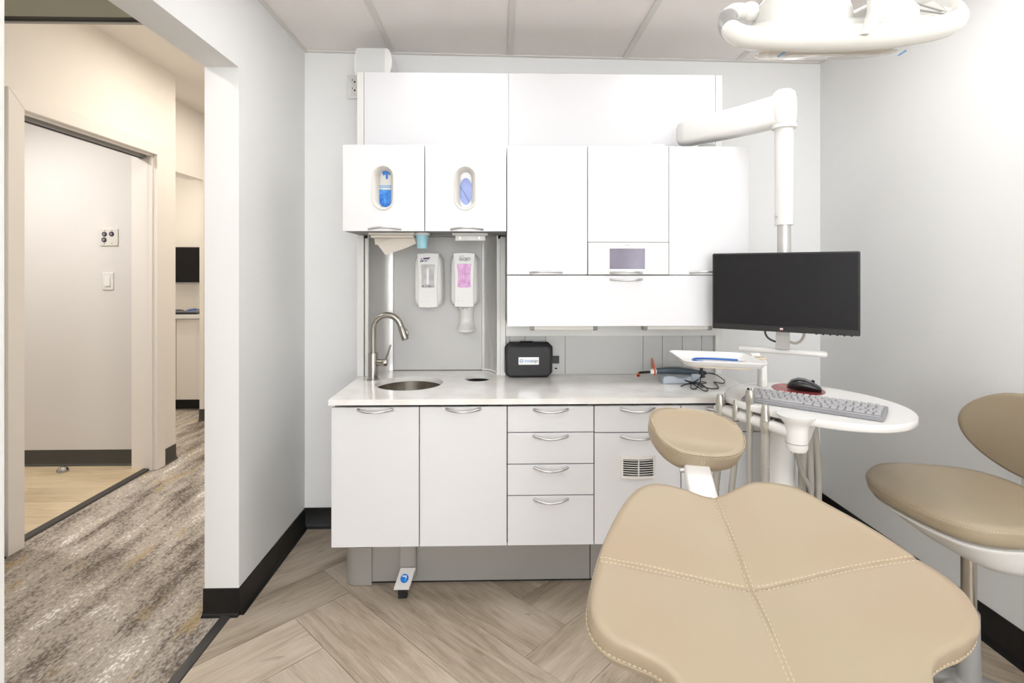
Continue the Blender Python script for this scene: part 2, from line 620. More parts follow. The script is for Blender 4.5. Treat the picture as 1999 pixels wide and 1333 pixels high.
def herringbone():
    W, LEN = 0.2265, 1.22
    p0, q0 = 1.108, 2.205
    s2 = math.sqrt(0.5)

    def xy(p, q):
        return ((p - q) * s2, (p + q) * s2)
    for strip in range(-4, 5):
        for k in range(-22, 18):
            op, oq = strip * LEN, -strip * LEN
            # planks along p (running up to the right)
            a = [(p0 - LEN + k * W + op, q0 - W + k * W + oq), (p0 + k * W + op, q0 + k * W + oq)]
            b = [(p0 + k * W + op, q0 - LEN + k * W + oq), (p0 + W + k * W + op, q0 + k * W + oq)]
            for (lo, hi), ang in ((a, PI / 4), (b, 3 * PI / 4)):
                poly = [xy(lo[0], lo[1]), xy(hi[0], lo[1]), xy(hi[0], hi[1]), xy(lo[0], hi[1])]
                c = xy((lo[0] + hi[0]) / 2, (lo[1] + hi[1]) / 2)
                poly = clip_poly(poly, XL - 0.03, XR, -0.2, YBR)
                if len(poly) >= 3:
                    area2 = abs(sum(poly[i - 1][0] * poly[i][1] - poly[i][0] * poly[i - 1][1] for i in range(len(poly))))
                    if area2 > 0.002:
                        plank(poly, c, ang, WOOD, floor)


herringbone()
single('floor', MB().box(XL - 0.03, XR, YF, -0.2, -0.006, 0.0), WOOD, 'wood-look floor continuing behind the viewpoint', kind='structure')
single('floor_hallway', MB().box(HX - 1.6, XL - 0.055, -1.9, 6.0, -0.05, -0.001).box(XL - 0.056, XL - 0.03, -1.9, 1.09, -0.05, -0.001), CARPET, 'mottled grey and beige carpet of the hallway', kind='structure')
# pale plank floor of the room across the hall
fo = single('floor_office', MB().box(-4.0, HX - 0.055, 0.9, 3.62, -0.006, 0.003), DARK, 'pale wood plank floor in the room across the hallway', kind='structure')
for i in range(12):
    y0 = 3.62 - 0.19 * (i + 1)
    for j in range(3):
        x0 = -4.9 + (i * 0.43) % 1.2 + j * 1.22
        poly = clip_poly([(x0, y0), (x0 + 1.22, y0), (x0 + 1.22, y0 + 0.19), (x0, y0 + 0.19)], -4.0, HX - 0.055, 0.9, 3.62)
        if len(poly) >= 3:
            o = plank(poly, (x0 + 0.61, y0 + 0.095), 0, WOODL, fo)
            o.location.z += 0.010
single('trim_1', MB().prism([(XL - 0.064, -0.001), (XL - 0.022, -0.001), (XL - 0.026, 0.004), (XL - 0.058, 0.007)], lambda a, b, d: (a, d, b), 1.09, 2.05), STRIP, 'dark rubber transition strip between carpet and plank floor', kind='structure')
single('trim_2', MB().prism([(HX - 0.075, 0.0), (HX - 0.03, 0.0), (HX - 0.036, 0.009), (HX - 0.07, 0.014)], lambda a, b, d: (a, d, b), 2.57, 3.55), STRIP, 'dark transition strip under the doorway across the hallway', kind='structure')

# walls of the treatment room
single('wall_back', MB().prism([(XL - WT, YB - 0.004), (XR + 0.12, YBR + 0.004), (XR + 0.12, YBR + 0.13), (XL - WT, YB + 0.12)], FLAT, 0, 2.75), WALL, 'light grey painted back wall behind the cabinets', kind='structure')
single('wall_right', MB().box(XR, XR + 0.12, YF, YBR, 0, 2.75), WALL, 'light grey painted right wall beside the stool', kind='structure')
WX0, WX1, WZ0, WZ1 = -0.80, 1.50, 0.65, 2.35  # opening for the added daylight window
single('wall_front', MB().box(XL - WT, WX0, YF - 0.12, YF, 0, 2.75).box(WX1, XR + 0.12, YF - 0.12, YF, 0, 2.75).box(WX0, WX1, YF - 0.12, YF, 0, WZ0).box(WX0, WX1, YF - 0.12, YF, WZ1, 2.75), WALL, 'light grey wall with an added window behind the viewpoint', kind='structure')
wn = single('added_window', MB().box(WX0, WX1, YF - 0.10, YF - 0.04, WZ0, WZ0 + 0.05).box(WX0, WX1, YF - 0.10, YF - 0.04, WZ1 - 0.05, WZ1).box(WX0, WX0 + 0.05, YF - 0.10, YF - 0.04, WZ0 + 0.05, WZ1 - 0.05).box(WX1 - 0.05, WX1, YF - 0.10, YF - 0.04, WZ0 + 0.05, WZ1 - 0.05).box(0.325, 0.375, YF - 0.10, YF - 0.04, WZ0 + 0.05, WZ1 - 0.05), WPAINT, 'white two-light window added unseen behind the viewpoint', kind='structure')
for xa, xb in ((WX0 + 0.05, 0.325), (0.375, WX1 - 0.05)):
    part('pane', MB().box(xa, xb, YF - 0.072, YF - 0.068, WZ0 + 0.05, WZ1 - 0.05), PANE, wn)
OPEN0, OPEN1, OPZ = 1.09, 2.05, 2.10
wl = MB().box(XL - WT, XL, OPEN1, YB, 0, 2.75)
wl.box(XL - WT, XL, YF, OPEN0, 0, 2.75)
wl.box(XL - WT, XL, OPEN0, OPEN1, OPZ, 2.75)
single('wall_left', wl, WALL, 'light grey left wall with the wide opening to the hallway', kind='structure')

# cove baseboards (black vinyl with a toe)
COVE = [(0, 0), (0.020, 0), (0.018, 0.004), (0.010, 0.010), (0.005, 0.022), (0.004, 0.100), (0.002, 0.102), (0, 0.102)]


def cove(name, fn, d0, d1, label, material=BASEB, mb=None):
    mb = mb or MB()
    mb.prism(COVE, fn, d0, d1)
    return single(name, mb, material, label, kind='structure', smooth=30)


cb = MB().prism(COVE, lambda a, b, d: (XL + a, d, b), OPEN1 - 0.004, YB)
cb.prism(COVE, lambda a, b, d: (d, OPEN1 - a, b), XL - WT - 0.004, XL + 0.004)
single('baseboard_left', cb, BASEB, 'black cove baseboard around the left wall end', kind='structure', smooth=30)
cove('baseboard_back', lambda a, b, d: (d, YB - a, b), XL, -0.62, 'black cove baseboard on the back wall left of the cabinets')
wby = lambda x: YB + (x - XL) * (YBR - YB) / (XR - XL)
cove('baseboard_back', lambda a, b, d: (d, wby(d) - a, b * 1.2), 1.10, XR, 'black cove baseboard on the back wall behind the hoses')
cove('baseboard_right', lambda a, b, d: (XR - a, d, b * 1.2), YF, YBR, 'black cove baseboard along the right wall')

# suspended ceiling: grid bars and lay-in tiles
ceil = single('ceiling', MB().box(XL, XR, YF, YBR, ZC + 0.03, ZC + 0.06), TILE, 'suspended ceiling of the treatment room', kind='structure')
BX = [XL, -0.552, 0.055, 0.664, 1.275, XR]
BY = [YF, -1.69, -0.47, 0.14, 1.50, 2.11, YBR + 0.004]
for i in range(5):
    for j in range(6):
        if (i, j) in ((1, 4), (3, 4), (1, 2), (3, 2)):
            continue
        x0, x1, y0, y1 = BX[i] + 0.004, BX[i + 1] - 0.004, BY[j] + 0.004, BY[j + 1] - 0.004
        part('ceiling_tile', MB().box(x0, x1, y0, y1, ZC + 0.002, ZC + 0.02), TILE, ceil, bevel=0.003)
for x in BX[1:-1]:
    part('grid_bar', MB().box(x - 0.0135, x + 0.0135, YF, wby(x), ZC - 0.004, ZC + 0.001).box(x - 0.006, x + 0.006, YF, wby(x), ZC + 0.001, ZC + 0.028), TBAR, ceil)
for y in BY[1:-1]:
    for i in range(5):
        part('grid_bar', MB().box(BX[i] + 0.0135, BX[i + 1] - 0.0135, y - 0.0135, y + 0.0135, ZC - 0.004, ZC + 0.001), TBAR, ceil)
part('wall_angle', MB().box(XL, XL + 0.02, YF, YB, ZC - 0.006, ZC + 0.001), TBAR, ceil)
part('wall_angle', MB().box(XR - 0.02, XR, YF, YBR, ZC - 0.006, ZC + 0.001), TBAR, ceil)
part('wall_angle', MB().prism([(XL + 0.02, wby(XL) - 0.02), (XR - 0.02, wby(XR) - 0.02), (XR - 0.02, wby(XR)), (XL + 0.02, wby(XL))], FLAT, ZC - 0.006, ZC + 0.001), TBAR, ceil)


def added_troffer(x0, x1, y0, y1, label):  # fixture for a light panel added above the view
    t = thing('added_ceiling_light', label, 'ceiling light', ((x0 + x1) / 2, (y0 + y1) / 2, ZC - 0.004), group='added light panels of the treatment room')
    fr = MB().box(x0, x1, y0, y0 + 0.03, ZC - 0.003, ZC + 0.02).box(x0, x1, y1 - 0.03, y1, ZC - 0.003, ZC + 0.02)
    fr.box(x0, x0 + 0.03, y0 + 0.03, y1 - 0.03, ZC - 0.003, ZC + 0.02).box(x1 - 0.03, x1, y0 + 0.03, y1 - 0.03, ZC - 0.003, ZC + 0.02)
    part('frame', fr, WPAINT, t)
    part('diffuser', MB().box(x0 + 0.03, x1 - 0.03, y0 + 0.03, y1 - 0.03, ZC, ZC + 0.01), DIFF, t)


added_troffer(-0.538, 0.041, 1.514, 2.096, 'unseen square light panel added over the sink cabinets')
added_troffer(0.678, 1.261, 1.514, 2.096, 'unseen square light panel added over the delivery unit')
added_troffer(-0.538, 0.041, -0.456, 0.126, 'unseen square light panel added left of the viewpoint')
added_troffer(0.678, 1.261, -0.456, 0.126, 'unseen square light panel added over the foot of the chair')


def downlight(x, y, z, label, material=DIFF, group=None):
    t = thing('downlight', label, 'ceiling light', (x, y, z), group=group)
    part('trim_ring', MB().lathe((x, y, z), [(0.072, 0.012), (0.095, 0.012), (0.098, 0.002), (0.092, -0.002), (0.072, 0.004)], 32, False, False), WPAINT, t, smooth=40)
    part('lens', MB().lathe((x, y, z), [(0.0715, 0.006), (0.0715, 0.012)], 32), material, t)


downlight(1.46, 1.40, ZC - 0.006, 'round downlight close to the right wall')

# ------------------------------------------------------------------ hallway and the room across it
D0, D1, DZ = 2.57, 3.545, 2.085        # doorway in the far hallway wall
hw = MB().box(HX - 0.15, HX, -1.9, D0 - 0.02, 0, 2.75).box(HX - 0.15, HX, D1 + 0.02, 3.77, 0, 2.75).box(HX - 0.15, HX, D0 - 0.02, D1 + 0.02, DZ + 0.02, 2.75)
single('wall_hallway', hw, HALLP, 'warm white hallway wall with the doorway across the hall', kind='structure')
# wall that steps back beyond the corner, with the opening to the desk alcove
FX = -2.6
fw = MB().box(FX - 0.035, FX, 4.70, 6.0, 0, 2.75).box(FX - 0.14, FX, 3.77, 4.70, 2.115, 2.75)
single('wall_hallway', fw, HALLP, 'warm white wall beyond the hall corner over the desk alcove', kind='structure')
single('wall_hallway', MB().box(FX - 1.3, HX - 0.15, 3.64, 3.77, 0, 2.75), HALLP, 'side wall of the desk alcove behind the doorway room', kind='structure')
single('wall_hallway', MB().box(XL - WT, XL - 0.02, YB + 0.12, 6.0, 0, 2.75), HALLP, 'near side wall of the hallway beyond the treatment room', kind='structure')
single('wall_hallway', MB().box(FX - 0.14, XL - 0.02, 6.0, 6.12, 0, 2.75), HALLP, 'end wall of the hallway', kind='structure')
single('wall_hallway', MB().box(HX - 1.6, XL - 0.02, -2.02, -1.9, 0, 2.75), HALLP, 'hallway end wall behind the viewpoint', kind='structure')
single('wall_alcove', MB().box(FX - 1.3, FX - 0.14, 5.55, 5.67, 0, 2.75), HALLP, 'warm beige back wall of the desk alcove', kind='structure')
single('wall_alcove', MB().box(FX - 1.42, FX - 1.3, 3.64, 5.67, 0, 2.75), HALLP, 'far side wall of the desk alcove', kind='structure')
single('ceiling_alcove', MB().box(FX - 1.42, FX - 0.14, 3.77, 5.67, 2.42, 2.5), HALLP, 'ceiling of the desk alcove', kind='structure')
single('ceiling_hallway', MB().box(FX, XL - 0.02, 2.44, 6.0, HZ, HZ + 0.06), HALLP, 'warm white ceiling of the far hallway', kind='structure')
dc = single('ceiling_hallway', MB().box(HX, XL - WT, -1.9, 2.375, 2.44, 2.53), SHADEC, 'dropped ceiling of the near hallway, its unlit shade painted olive', kind='structure')
part('shadow_gap', MB().box(HX, XL - WT, 2.375, 2.418, 2.442, 2.53), RUBBER, dc)
part('edge_trim', MB().box(HX, XL - WT, 2.418, 2.440, 2.437, 2.446), GPLAS, dc)
part('fascia', MB().box(HX, XL - WT, 2.420, 2.440, 2.446, 2.75), HALLP, dc)
# room across the hall
single('wall_office', MB().box(-4.0, HX - 0.15, 3.62, 3.64, 0, 2.75), OFFP, 'pale grey wall seen through the doorway across the hall', kind='structure')
single('wall_office', MB().box(-4.12, -4.0, 0.9, 3.64, 0, 2.75).box(-4.0, HX - 0.15, 0.78, 0.9, 0, 2.75), OFFP, 'outer walls of the room across the hallway', kind='structure')
single('ceiling_office', MB().box(-4.0, HX - 0.15, 0.9, 3.62, 2.43, 2.49), OFFP, 'ceiling of the room across the hallway', kind='structure')
cove('baseboard_office', lambda a, b, d: (d, 3.62 - a, b + 0.012), -4.0, HX - 0.15, 'dark grey cove baseboard in the room across the hallway', BASEG)
hb = MB().prism(COVE, lambda a, b, d: (HX + a, d, b), D1 + 0.09, 3.77)
single('baseboard_hallway', hb, BASEG, 'short dark grey baseboard between door casing and hall corner', kind='structure', smooth=30)
single('baseboard_hallway', MB().prism(COVE, lambda a, b, d: (HX + a, d, b), -1.9, D0 - 0.095), BASEB, 'black baseboard left of the door casing', kind='structure', smooth=30)
ab = MB().prism(COVE, lambda a, b, d: (d, 4.70 - a, b), FX - 0.037, FX + 0.004).prism(COVE, lambda a, b, d: (FX + a, d, b), 4.696, 6.0)
single('baseboard_alcove', ab, BASEG, 'dark grey baseboard on the alcove wall end', kind='structure', smooth=30)

# door frame: jambs, stops, track and mitred casing
dr = single('door_1', MB().box(HX - 0.15, HX, D0 - 0.02, D0, 0, DZ).box(HX - 0.15, HX, D1, D1 + 0.02, 0, DZ).box(HX - 0.15, HX, D0 - 0.02, D1 + 0.02, DZ, DZ + 0.02), CASING, 'warm white door frame across the hallway', kind='structure')
part('track', MB().box(HX - 0.105, HX - 0.055, D0, D1, DZ - 0.022, DZ), GPLAS, dr)
part('track_groove', MB().box(HX - 0.09, HX - 0.07, D0, D1, DZ - 0.0235, DZ - 0.0215), DARK, dr)
part('stop_bead', MB().box(HX - 0.03, HX - 0.012, D0, D1, DZ - 0.01, DZ).box(HX - 0.03, HX - 0.012, D1 - 0.01, D1, 0.0, DZ - 0.01), CASING, dr, bevel=0.002)
CW, CTK = 0.085, 0.018
pt = lambda y, z, d: (d, y, z)
part('casing', MB().prism([(D0, 0), (D0, DZ), (D0 - CW, DZ + CW), (D0 - CW, 0)], pt, HX, HX + CTK), CASING, dr, bevel=0.003)
part('casing', MB().prism([(D1, 0), (D1 + CW, 0), (D1 + CW, DZ + CW), (D1, DZ)], pt, HX, HX + CTK), CASING, dr, bevel=0.003)
part('casing', MB().prism([(D0, DZ + 0.0006), (D1, DZ + 0.0006), (D1 + CW - 0.0006, DZ + CW), (D0 - CW + 0.0006, DZ + CW)], pt, HX, HX + CTK), CASING, dr, bevel=0.003)

# hall lights
downlight(-1.62, 3.25, HZ - 0.008, 'round hallway downlight near the doorway', DIFW, 'hallway downlights')
downlight(-1.66, 1.45, 2.432, 'unseen fill downlight added in the dropped hallway ceiling', DIFW, 'hallway downlights')
downlight(-1.85, 4.35, HZ - 0.008, 'unseen hallway downlight added near the desk alcove', DIFW, 'hallway downlights')

# switch plates on the wall across the hall
YP = 3.62
t = thing('call_button_plate', 'square ivory wall plate with three blue-ringed buttons', 'wall plate', (-2.62, YP, 1.52))
part('plate', MB().prism(rrect(-2.688, -2.568, 1.487, 1.603, 0.004), FRONT, YP, YP - 0.008), IVORY, t, bevel=0.003)
for (x, z) in ((-2.655, 1.565), (-2.608, 1.566), (-2.657, 1.527)):
    b_ = part('button', MB().cyl((x, YP - 0.008, z), (x, YP - 0.014, z), 0.009), CHROME, t, smooth=40)
    part('button_ring', MB().tube([(x + 0.0125 * math.cos(2 * PI * k / 20), YP - 0.010, z + 0.0125 * math.sin(2 * PI * k / 20)) for k in range(21)], 0.0035, 8), NAVY, b_, smooth=60)
for (x, z) in ((-2.652, 1.589), (-2.606, 1.589), (-2.654, 1.503), (-2.606, 1.503)):
    part('screw', MB().cyl((x, YP - 0.008, z), (x, YP - 0.0095, z), 0.003, n=12), NICKEL, t)
t = thing('light_switch', 'white rocker light switch below the button plate', 'light switch', (-2.63, YP, 1.19))
part('plate', MB().prism(rrect(-2.672, -2.599, 1.190, 1.307, 0.004), FRONT, YP, YP - 0.007), WPLAS, t, bevel=0.003)
part('rocker', MB().prism([(YP - 0.007, 1.280), (YP - 0.009, 1.280), (YP - 0.015, 1.216), (YP - 0.007, 1.216)], lambda a, b, d: (d, a, b), -2.652, -2.619), WPLAS, t, bevel=0.001)
t = thing('door_stop', 'chrome dome door stop on the pale plank floor', 'door stop', (-2.84, 3.5, 0.01))
part('dome', MB().lathe((-2.84, 3.5, 0.01), [(0.030, 0), (0.030, 0.012), (0.026, 0.024), (0.016, 0.033), (0.004, 0.036)], 28), CHROME, t, smooth=50)
part('bumper', MB().lathe((-2.84, 3.5, 0.01), [(0.032, 0.008), (0.033, 0.012), (0.032, 0.016)], 28, False, False), GPLAS, t, smooth=50)

# desk alcove at the end of the hall
t = thing('desk_cabinet', 'beige cabinet with plain door under the alcove desk', 'cabinet', (-3.2, 5.25, 0))
part('body', MB().box(-3.88, -2.76, 5.06, 5.54, 0.10, 0.868), LAM, t)
part('door', MB().box(-3.04, -2.765, 5.04, 5.06, 0.105, 0.862), CASING, t, bevel=0.002)
part('door', MB().box(-3.40, -3.046, 5.04, 5.06, 0.105, 0.862), CASING, t, bevel=0.002)
part('plinth', MB().box(-3.88, -2.76, 5.12, 5.5, 0, 0.10), RUBBER, t)
single('desk', MB().box(-3.88, -2.745, 5.0, 5.54, 0.868, 0.905), WPLAS, 'white desk slab in the hallway alcove', 'desk', bevel=0.004)
t = thing('wall_monitor', 'black screen mounted on the alcove wall over the desk', 'monitor', (-3.1, 5.5, 1.2))
part('bezel', MB().box(-3.40, -2.98, 5.36, 5.39, 1.185, 1.555), BLACKP, t, bevel=0.004)
part('screen', MB().box(-3.39, -2.99, 5.357, 5.36, 1.205, 1.545), SCREEN, t)
part('chin_strip', MB().box(-3.40, -2.98, 5.352, 5.36, 1.187, 1.201), GPLAS, t)
part('wall_bracket', MB().box(-3.24, -3.14, 5.39, 5.55, 1.30, 1.42), GPLAS, t)
t = thing('desk_keyboard', 'black keyboard on the alcove desk', 'keyboard', (-3.1, 5.1, 0.905))
part('tray', MB().box(-3.42, -2.86, 5.06, 5.20, 0.906, 0.921), BLACKP, t, bevel=0.003)
part('keys', MB().box(-3.41, -2.87, 5.07, 5.105, 0.921, 0.927).box(-3.41, -2.87, 5.11, 5.145, 0.921, 0.929).box(-3.41, -2.87, 5.15, 5.19, 0.921, 0.931), MOUSEG, t, bevel=0.002, kind='stuff')
single('blue_cloth', MB().ball((-3.03, 5.27, 0.924), 0.034, 16, 8, (1.5, 0.8, 0.52)), BLUEP, 'blue cloth bundle behind the alcove keyboard', 'cloth', smooth=60)
t = thing('desk_mouse', 'dark mouse-like gadget beside the blue cloth on the desk', 'mouse', (-3.16, 5.27, 0.905))
part('shell', MB().ball((-3.16, 5.27, 0.921), 0.04, 16, 8, (1.5, 0.8, 0.4)), BLACKP, t, smooth=60)
part('cord', MB().tube(catmull([(-3.12, 5.29, 0.915), (-3.06, 5.35, 0.935), (-3.0, 5.36, 0.925), (-2.9, 5.30, 0.912), (-2.84, 5.25, 0.935)], 5), 0.004, 8), BLACKP, t, smooth=60)

# ------------------------------------------------------------------ dental cabinetry
BU = [-0.650, -0.310, 0.030, 0.369, 0.711, 1.052]      # unit boundaries
YD, YDT = 2.050, 0.018                                 # base door plane and door thickness
YU = 2.200                                             # wall-cabinet door plane
CT = 0.825                                             # worktop height

# arched pull, shared by every door and drawer
_p = []
_r = []
for k in range(17):
    u = -1 + k / 8.0
    _p.append((0.066 * u, -(0.003 + 0.034 * (1 - abs(u) ** 2.2)), -0.004 * (1 - u * u)))
    _r.append(0.0060 - 0.0018 * (1 - u * u))
PULL_ME = mesh_of('handle', MB().tube(_p, _r, 10), 60)
PULL_ME.materials.append(PULL)


def pull(parent, x, y, z, flip=False):
    o = link('handle', PULL_ME, None, parent)
    o.matrix_local = WM[parent].inverted() @ Matrix.Translation((x, y, z)) @ (Matrix.Rotation(PI, 4, 'Y') if flip else Matrix())
    return o


def carcass(t, x0, x1, y0, y1, z0, z1, top=True, zl=None, zr=None):
    b = MB().box(x0 + 0.001, x0 + 0.018, y0, y1, z0, zl or z1).box(x1 - 0.018, x1 - 0.001, y0, y1, z0, zr or z1)
    b.box(x0 + 0.018, x1 - 0.018, y0, y1, z0, z0 + 0.018).box(x0 + 0.018, x1 - 0.018, y1 - 0.01, y1, z0 + 0.018, z1)
    if top:
        b.box(x0 + 0.018, x1 - 0.018, y0, y1 - 0.01, z1 - 0.018, z1)
    return part('carcass', b, CARC, t)


G = 0.0018


def front(t, nm, x0, x1, y, z0, z1, g=G, material=LACQ):
    return part(nm, MB().box(x0 + g, x1 - g, y, y + YDT, z0 + g, z1 - g), material, t, bevel=0.0012)


BZ0, BZ1 = 0.250, 0.799
blabels = ['white base cabinet under the round sink, leftmost of the row', 'white base cabinet under the small waste hole, one tall door',
           'white base unit with four drawers between two cabinets', 'white base unit with a drawer and a grille in its door',
           'white base cabinet at the right end behind the headrest']
bases = []
for i in range(5):
    x0, x1 = BU[i], BU[i + 1]
    t = thing('base_drawer_unit' if i == 2 else 'base_cabinet', blabels[i], 'cabinet', ((x0 + x1) / 2, 2.38, BZ0), group='white base units under the worktop')
    bases.append(t)
    carcass(t, x0, x1, YD + YDT + 0.03, 2.71, BZ0 + 0.002, BZ1 - 0.003, top=False, zl=0.63 if i == 1 else None, zr=0.63 if i == 0 else None)
    xm = (x0 + x1) / 2
    if i in (0, 1):
        d = front(t, 'door', x0, x1, YD, BZ0, BZ1 - 0.006)
        pull(d, xm, YD, 0.784)
    elif i == 2:
        for (za, zb) in ((0.690, 0.793), (0.567, 0.690), (0.445, 0.567), (0.250, 0.445)):
            d = front(t, 'drawer', x0, x1, YD, za, zb)
            pull(d, xm, YD, zb - 0.013)
    else:
        d = front(t, 'drawer', x0, x1, YD, 0.687, 0.793)
        pull(d, xm, YD, 0.780)
        d = front(t, 'door', x0, x1, YD, BZ0, 0.687)
        pull(d, xm, YD, 0.674)
        if i == 3:
            vx0, vx1, vz0, vz1 = 0.472, 0.610, 0.511, 0.596
            bow = lambda x: -0.012 * (1 - ((x - (vx0 + vx1) / 2) / ((vx1 - vx0) / 2)) ** 2)
            gr = MB()
            N = 10

            def band(xa, xb, za, zb, d0=0.002, back=None):
                xs = [xa + (xb - xa) * k / N for k in range(N + 1)]
                rings = []
                for x in xs:
                    yy = YD + bow(x)
                    yb = YD if back is None else yy + back
                    rings.append([(x, yb, za), (x, yy - d0, za), (x, yy - d0, zb), (x, yb, zb)])
                gr.loft(rings)
            band(vx0, vx1, vz1 - 0.010, vz1, 0.004)
            band(vx0, vx1, vz0, vz0 + 0.009, 0.004)
            band(vx0, vx0 + 0.010, vz0 + 0.009, vz1 - 0.010, 0.003)
            band(vx1 - 0.010, vx1, vz0 + 0.009, vz1 - 0.010, 0.003)
            vg = part('grille', gr, WPLASM, d, label='bowed grey-white ventilation grille')
            part('backing', MB().box(vx0 + 0.004, vx1 - 0.004, YD - 0.0016, YD - 0.0004, vz0 + 0.003, vz1 - 0.003), DARK, d)
            for k in range(7):
                z = vz0 + 0.0155 + k * 0.0088
                gr = MB()
                band(vx0 + 0.008, vx1 - 0.008, z, z + 0.0030, 0.0015, 0.0008)
                part('slat', gr, WPLASM, d)
            part('mullion', MB().box((vx0 + vx1) / 2 - 0.002, (vx0 + vx1) / 2 + 0.002, YD - 0.0135, YD - 0.002, vz0 + 0.008, vz1 - 0.008), WPLASM, d)

# worktop with its two cut-outs
SK, SR = (-0.396, 2.331), 0.146
HK, HR = (-0.099, 2.415), 0.062
circ = lambda c, r, n=64: [(c[0] + r * math.cos(2 * PI * k / n + 0.01), c[1] + r * math.sin(2 * PI * k / n + 0.01)) for k in range(n)]
wt = MB()
wt.plate_hole((-0.655, -0.215, 2.036, 2.716), circ(SK, SR), FLAT, CT - 0.022, CT)
wt.plate_hole((-0.215, 0.02, 2.036, 2.716), circ(HK, HR), FLAT, CT - 0.022, CT)
wt.box(0.02, 1.060, 2.036, 2.716, CT - 0.022, CT)
single('worktop', wt, QUARTZ, 'white veined quartz worktop running over the base cabinets', 'countertop')
t = thing('sink', 'round stainless steel undermount sink left of the waste hole', 'sink', (SK[0], SK[1], 0.66))
part('bowl', MB().lathe((SK[0], SK[1], 0), [(SR + 0.014, CT - 0.024), (SR + 0.002, CT - 0.0235), (SR + 0.001, CT - 0.04), (SR - 0.008, 0.70), (SR - 0.030, 0.665), (SR - 0.06, 0.655), (0.030, 0.652), (0.029, 0.648)], 64, False, True), STEEL, t, smooth=50)
part('drain', MB().lathe((SK[0], SK[1], 0.652), [(0.028, 0.004), (0.022, 0.006), (0.014, 0.003), (0.002, 0.003)], 32), CHROME, t, smooth=50)
t = thing('waste_chute', 'white-rimmed waste hole with a dark throat in the worktop', 'waste chute', (HK[0], HK[1], 0.68))
part('rim', MB().lathe((HK[0], HK[1], CT), [(HR - 0.0005, -0.010), (HR - 0.0005, 0.0005), (HR - 0.004, 0.0005), (HR - 0.004, -0.010)], 48, False, False), WPLAS, t, smooth=40)
part('throat', MB().lathe((HK[0], HK[1], CT), [(HR - 0.001, -0.0102), (HR - 0.0045, -0.0104), (HR - 0.006, -0.05), (HR - 0.01, -0.145), (0.002, -0.145)], 48, False, True), RUBBER, t, smooth=40)

# toe kick
t = thing('toe_kick', 'grey metal toe kick under the base cabinets with rounded end', 'toe kick', (0.2, 2.25, 0))
cp = [(-0.650, 2.44)] + [(-0.650 + 0.045 - 0.045 * math.cos(a), 2.222 + 0.045 - 0.045 * math.sin(a)) for a in [PI / 2 * k / 8 for k in range(9)]] + [(-0.535, 2.222)]
ring = cp + [(p[0], p[1] + 0.004) if k > 8 else (p[0] + 0.004, p[1]) for k, p in list(enumerate(cp))[::-1]]
part('corner_piece', MB().prism(ring, FLAT, 0.003, 0.160), KICK, t, smooth=30)
part('kick_panel', MB().box(-0.615, 0.383, 2.232, 2.238, 0.012, 0.168), KICK, t, bevel=0.001)
part('kick_panel', MB().box(0.386, 1.045, 2.232, 2.238, 0.012, 0.168), KICK, t, bevel=0.001)
part('plinth', MB().box(-0.60, 1.04, 2.244, 2.70, 0.0, 0.249), DARK, t)

# knee-height foot pedal of the tap
t = thing('foot_pedal', 'grey foot pedal with a round blue sticker below the sink cabinet', 'foot pedal', (-0.385, 2.17, 0))
part('lever', MB().box(-0.412, -0.353, 2.196, 2.204, 0.070, 0.245).box(-0.353, -0.347, 2.196, 2.228, 0.045, 0.245), KICK, t, bevel=0.0015)
part('pad', MB().prism([(2.1945, 0.087), (2.1895, 0.093), (2.124, 0.043), (2.128, 0.037)], lambda a, b, d: (d - 0.26 * (2.195 - a), a, b), -0.407, -0.345), WPLASM, t, bevel=0.002)
part('foot_bracket', MB().box(-0.408, -0.372, 2.132, 2.16, 0.0, 0.036), RUBBER, t, bevel=0.004)
_n = Vector((0, -0.607, 0.795)).normalized()
_c = Vector((-0.386, 2.156, 0.0675))
_u = Vector((1, 0, 0)); _w = _u.cross(_n) * -1
stk = part('sticker', MB().loft([[_c + _n * d + _u * 0.0165 * math.cos(2 * PI * k / 28) + _w * 0.0175 * math.sin(2 * PI * k / 28) for k in range(28)] for d in (0.0006, 0.0014)]), STKB, t)
tp = MB()
for (a0, a1, b0, b1) in ((-0.010, 0.008, 0.006, 0.011), (0.003, 0.008, 0.000, 0.006), (0.004, 0.0055, -0.005, -0.003), (0.004, 0.0055, -0.010, -0.008), (0.000, 0.0015, -0.007, -0.005)):
    tp.loft([[_c + _n * d + _u * a + _w * b for a, b in ((a0, b0), (a1, b0), (a1, b1), (a0, b1))] for d in (0.0014, 0.0019)])
part('tap_symbol', tp, WPRINT, stk, kind='stuff')

# tall backing unit: stiles, upper panels, niche behind the sink
YS = 2.480
t = thing('tall_backing_unit', 'tall white backing frame rising above the wall cabinets', 'cabinet', (0.196, 2.6, CT))
ZT = 2.247
part('core', MB().box(-0.664, 1.057, 2.500, 2.73, 1.488, ZT - 0.001).box(0.030, 1.056, 2.512, 2.73, CT + 0.001, 1.488).box(-0.664, -0.655, 2.500, 2.73, CT + 0.001, 1.488), LAM, t)
part('stile', MB().box(-0.665, -0.634, YS, 2.4995, CT + 0.0006, ZT), LAM, t, bevel=0.001)
part('stile', MB().box(1.025, 1.058, YS, 2.4995, CT + 0.0006, ZT), LAM, t, bevel=0.001)
part('stile', MB().box(0.004, 0.0285, YS, 2.511, CT + 0.0006, 1.480), LAM, t, bevel=0.001)
part('upper_panel', MB().box(-0.632, 0.0425, YS, 2.499, 1.49, ZT), LACQ, t, bevel=0.001)
part('upper_panel', MB().box(0.0435, 1.0235, YS, 2.499, 1.49, ZT), LACQ, t, bevel=0.001)
part('niche_frame', MB().box(-0.629, -0.614, YS + 0.002, 2.4995, CT + 0.0006, 1.470), LAM, t, bevel=0.001)
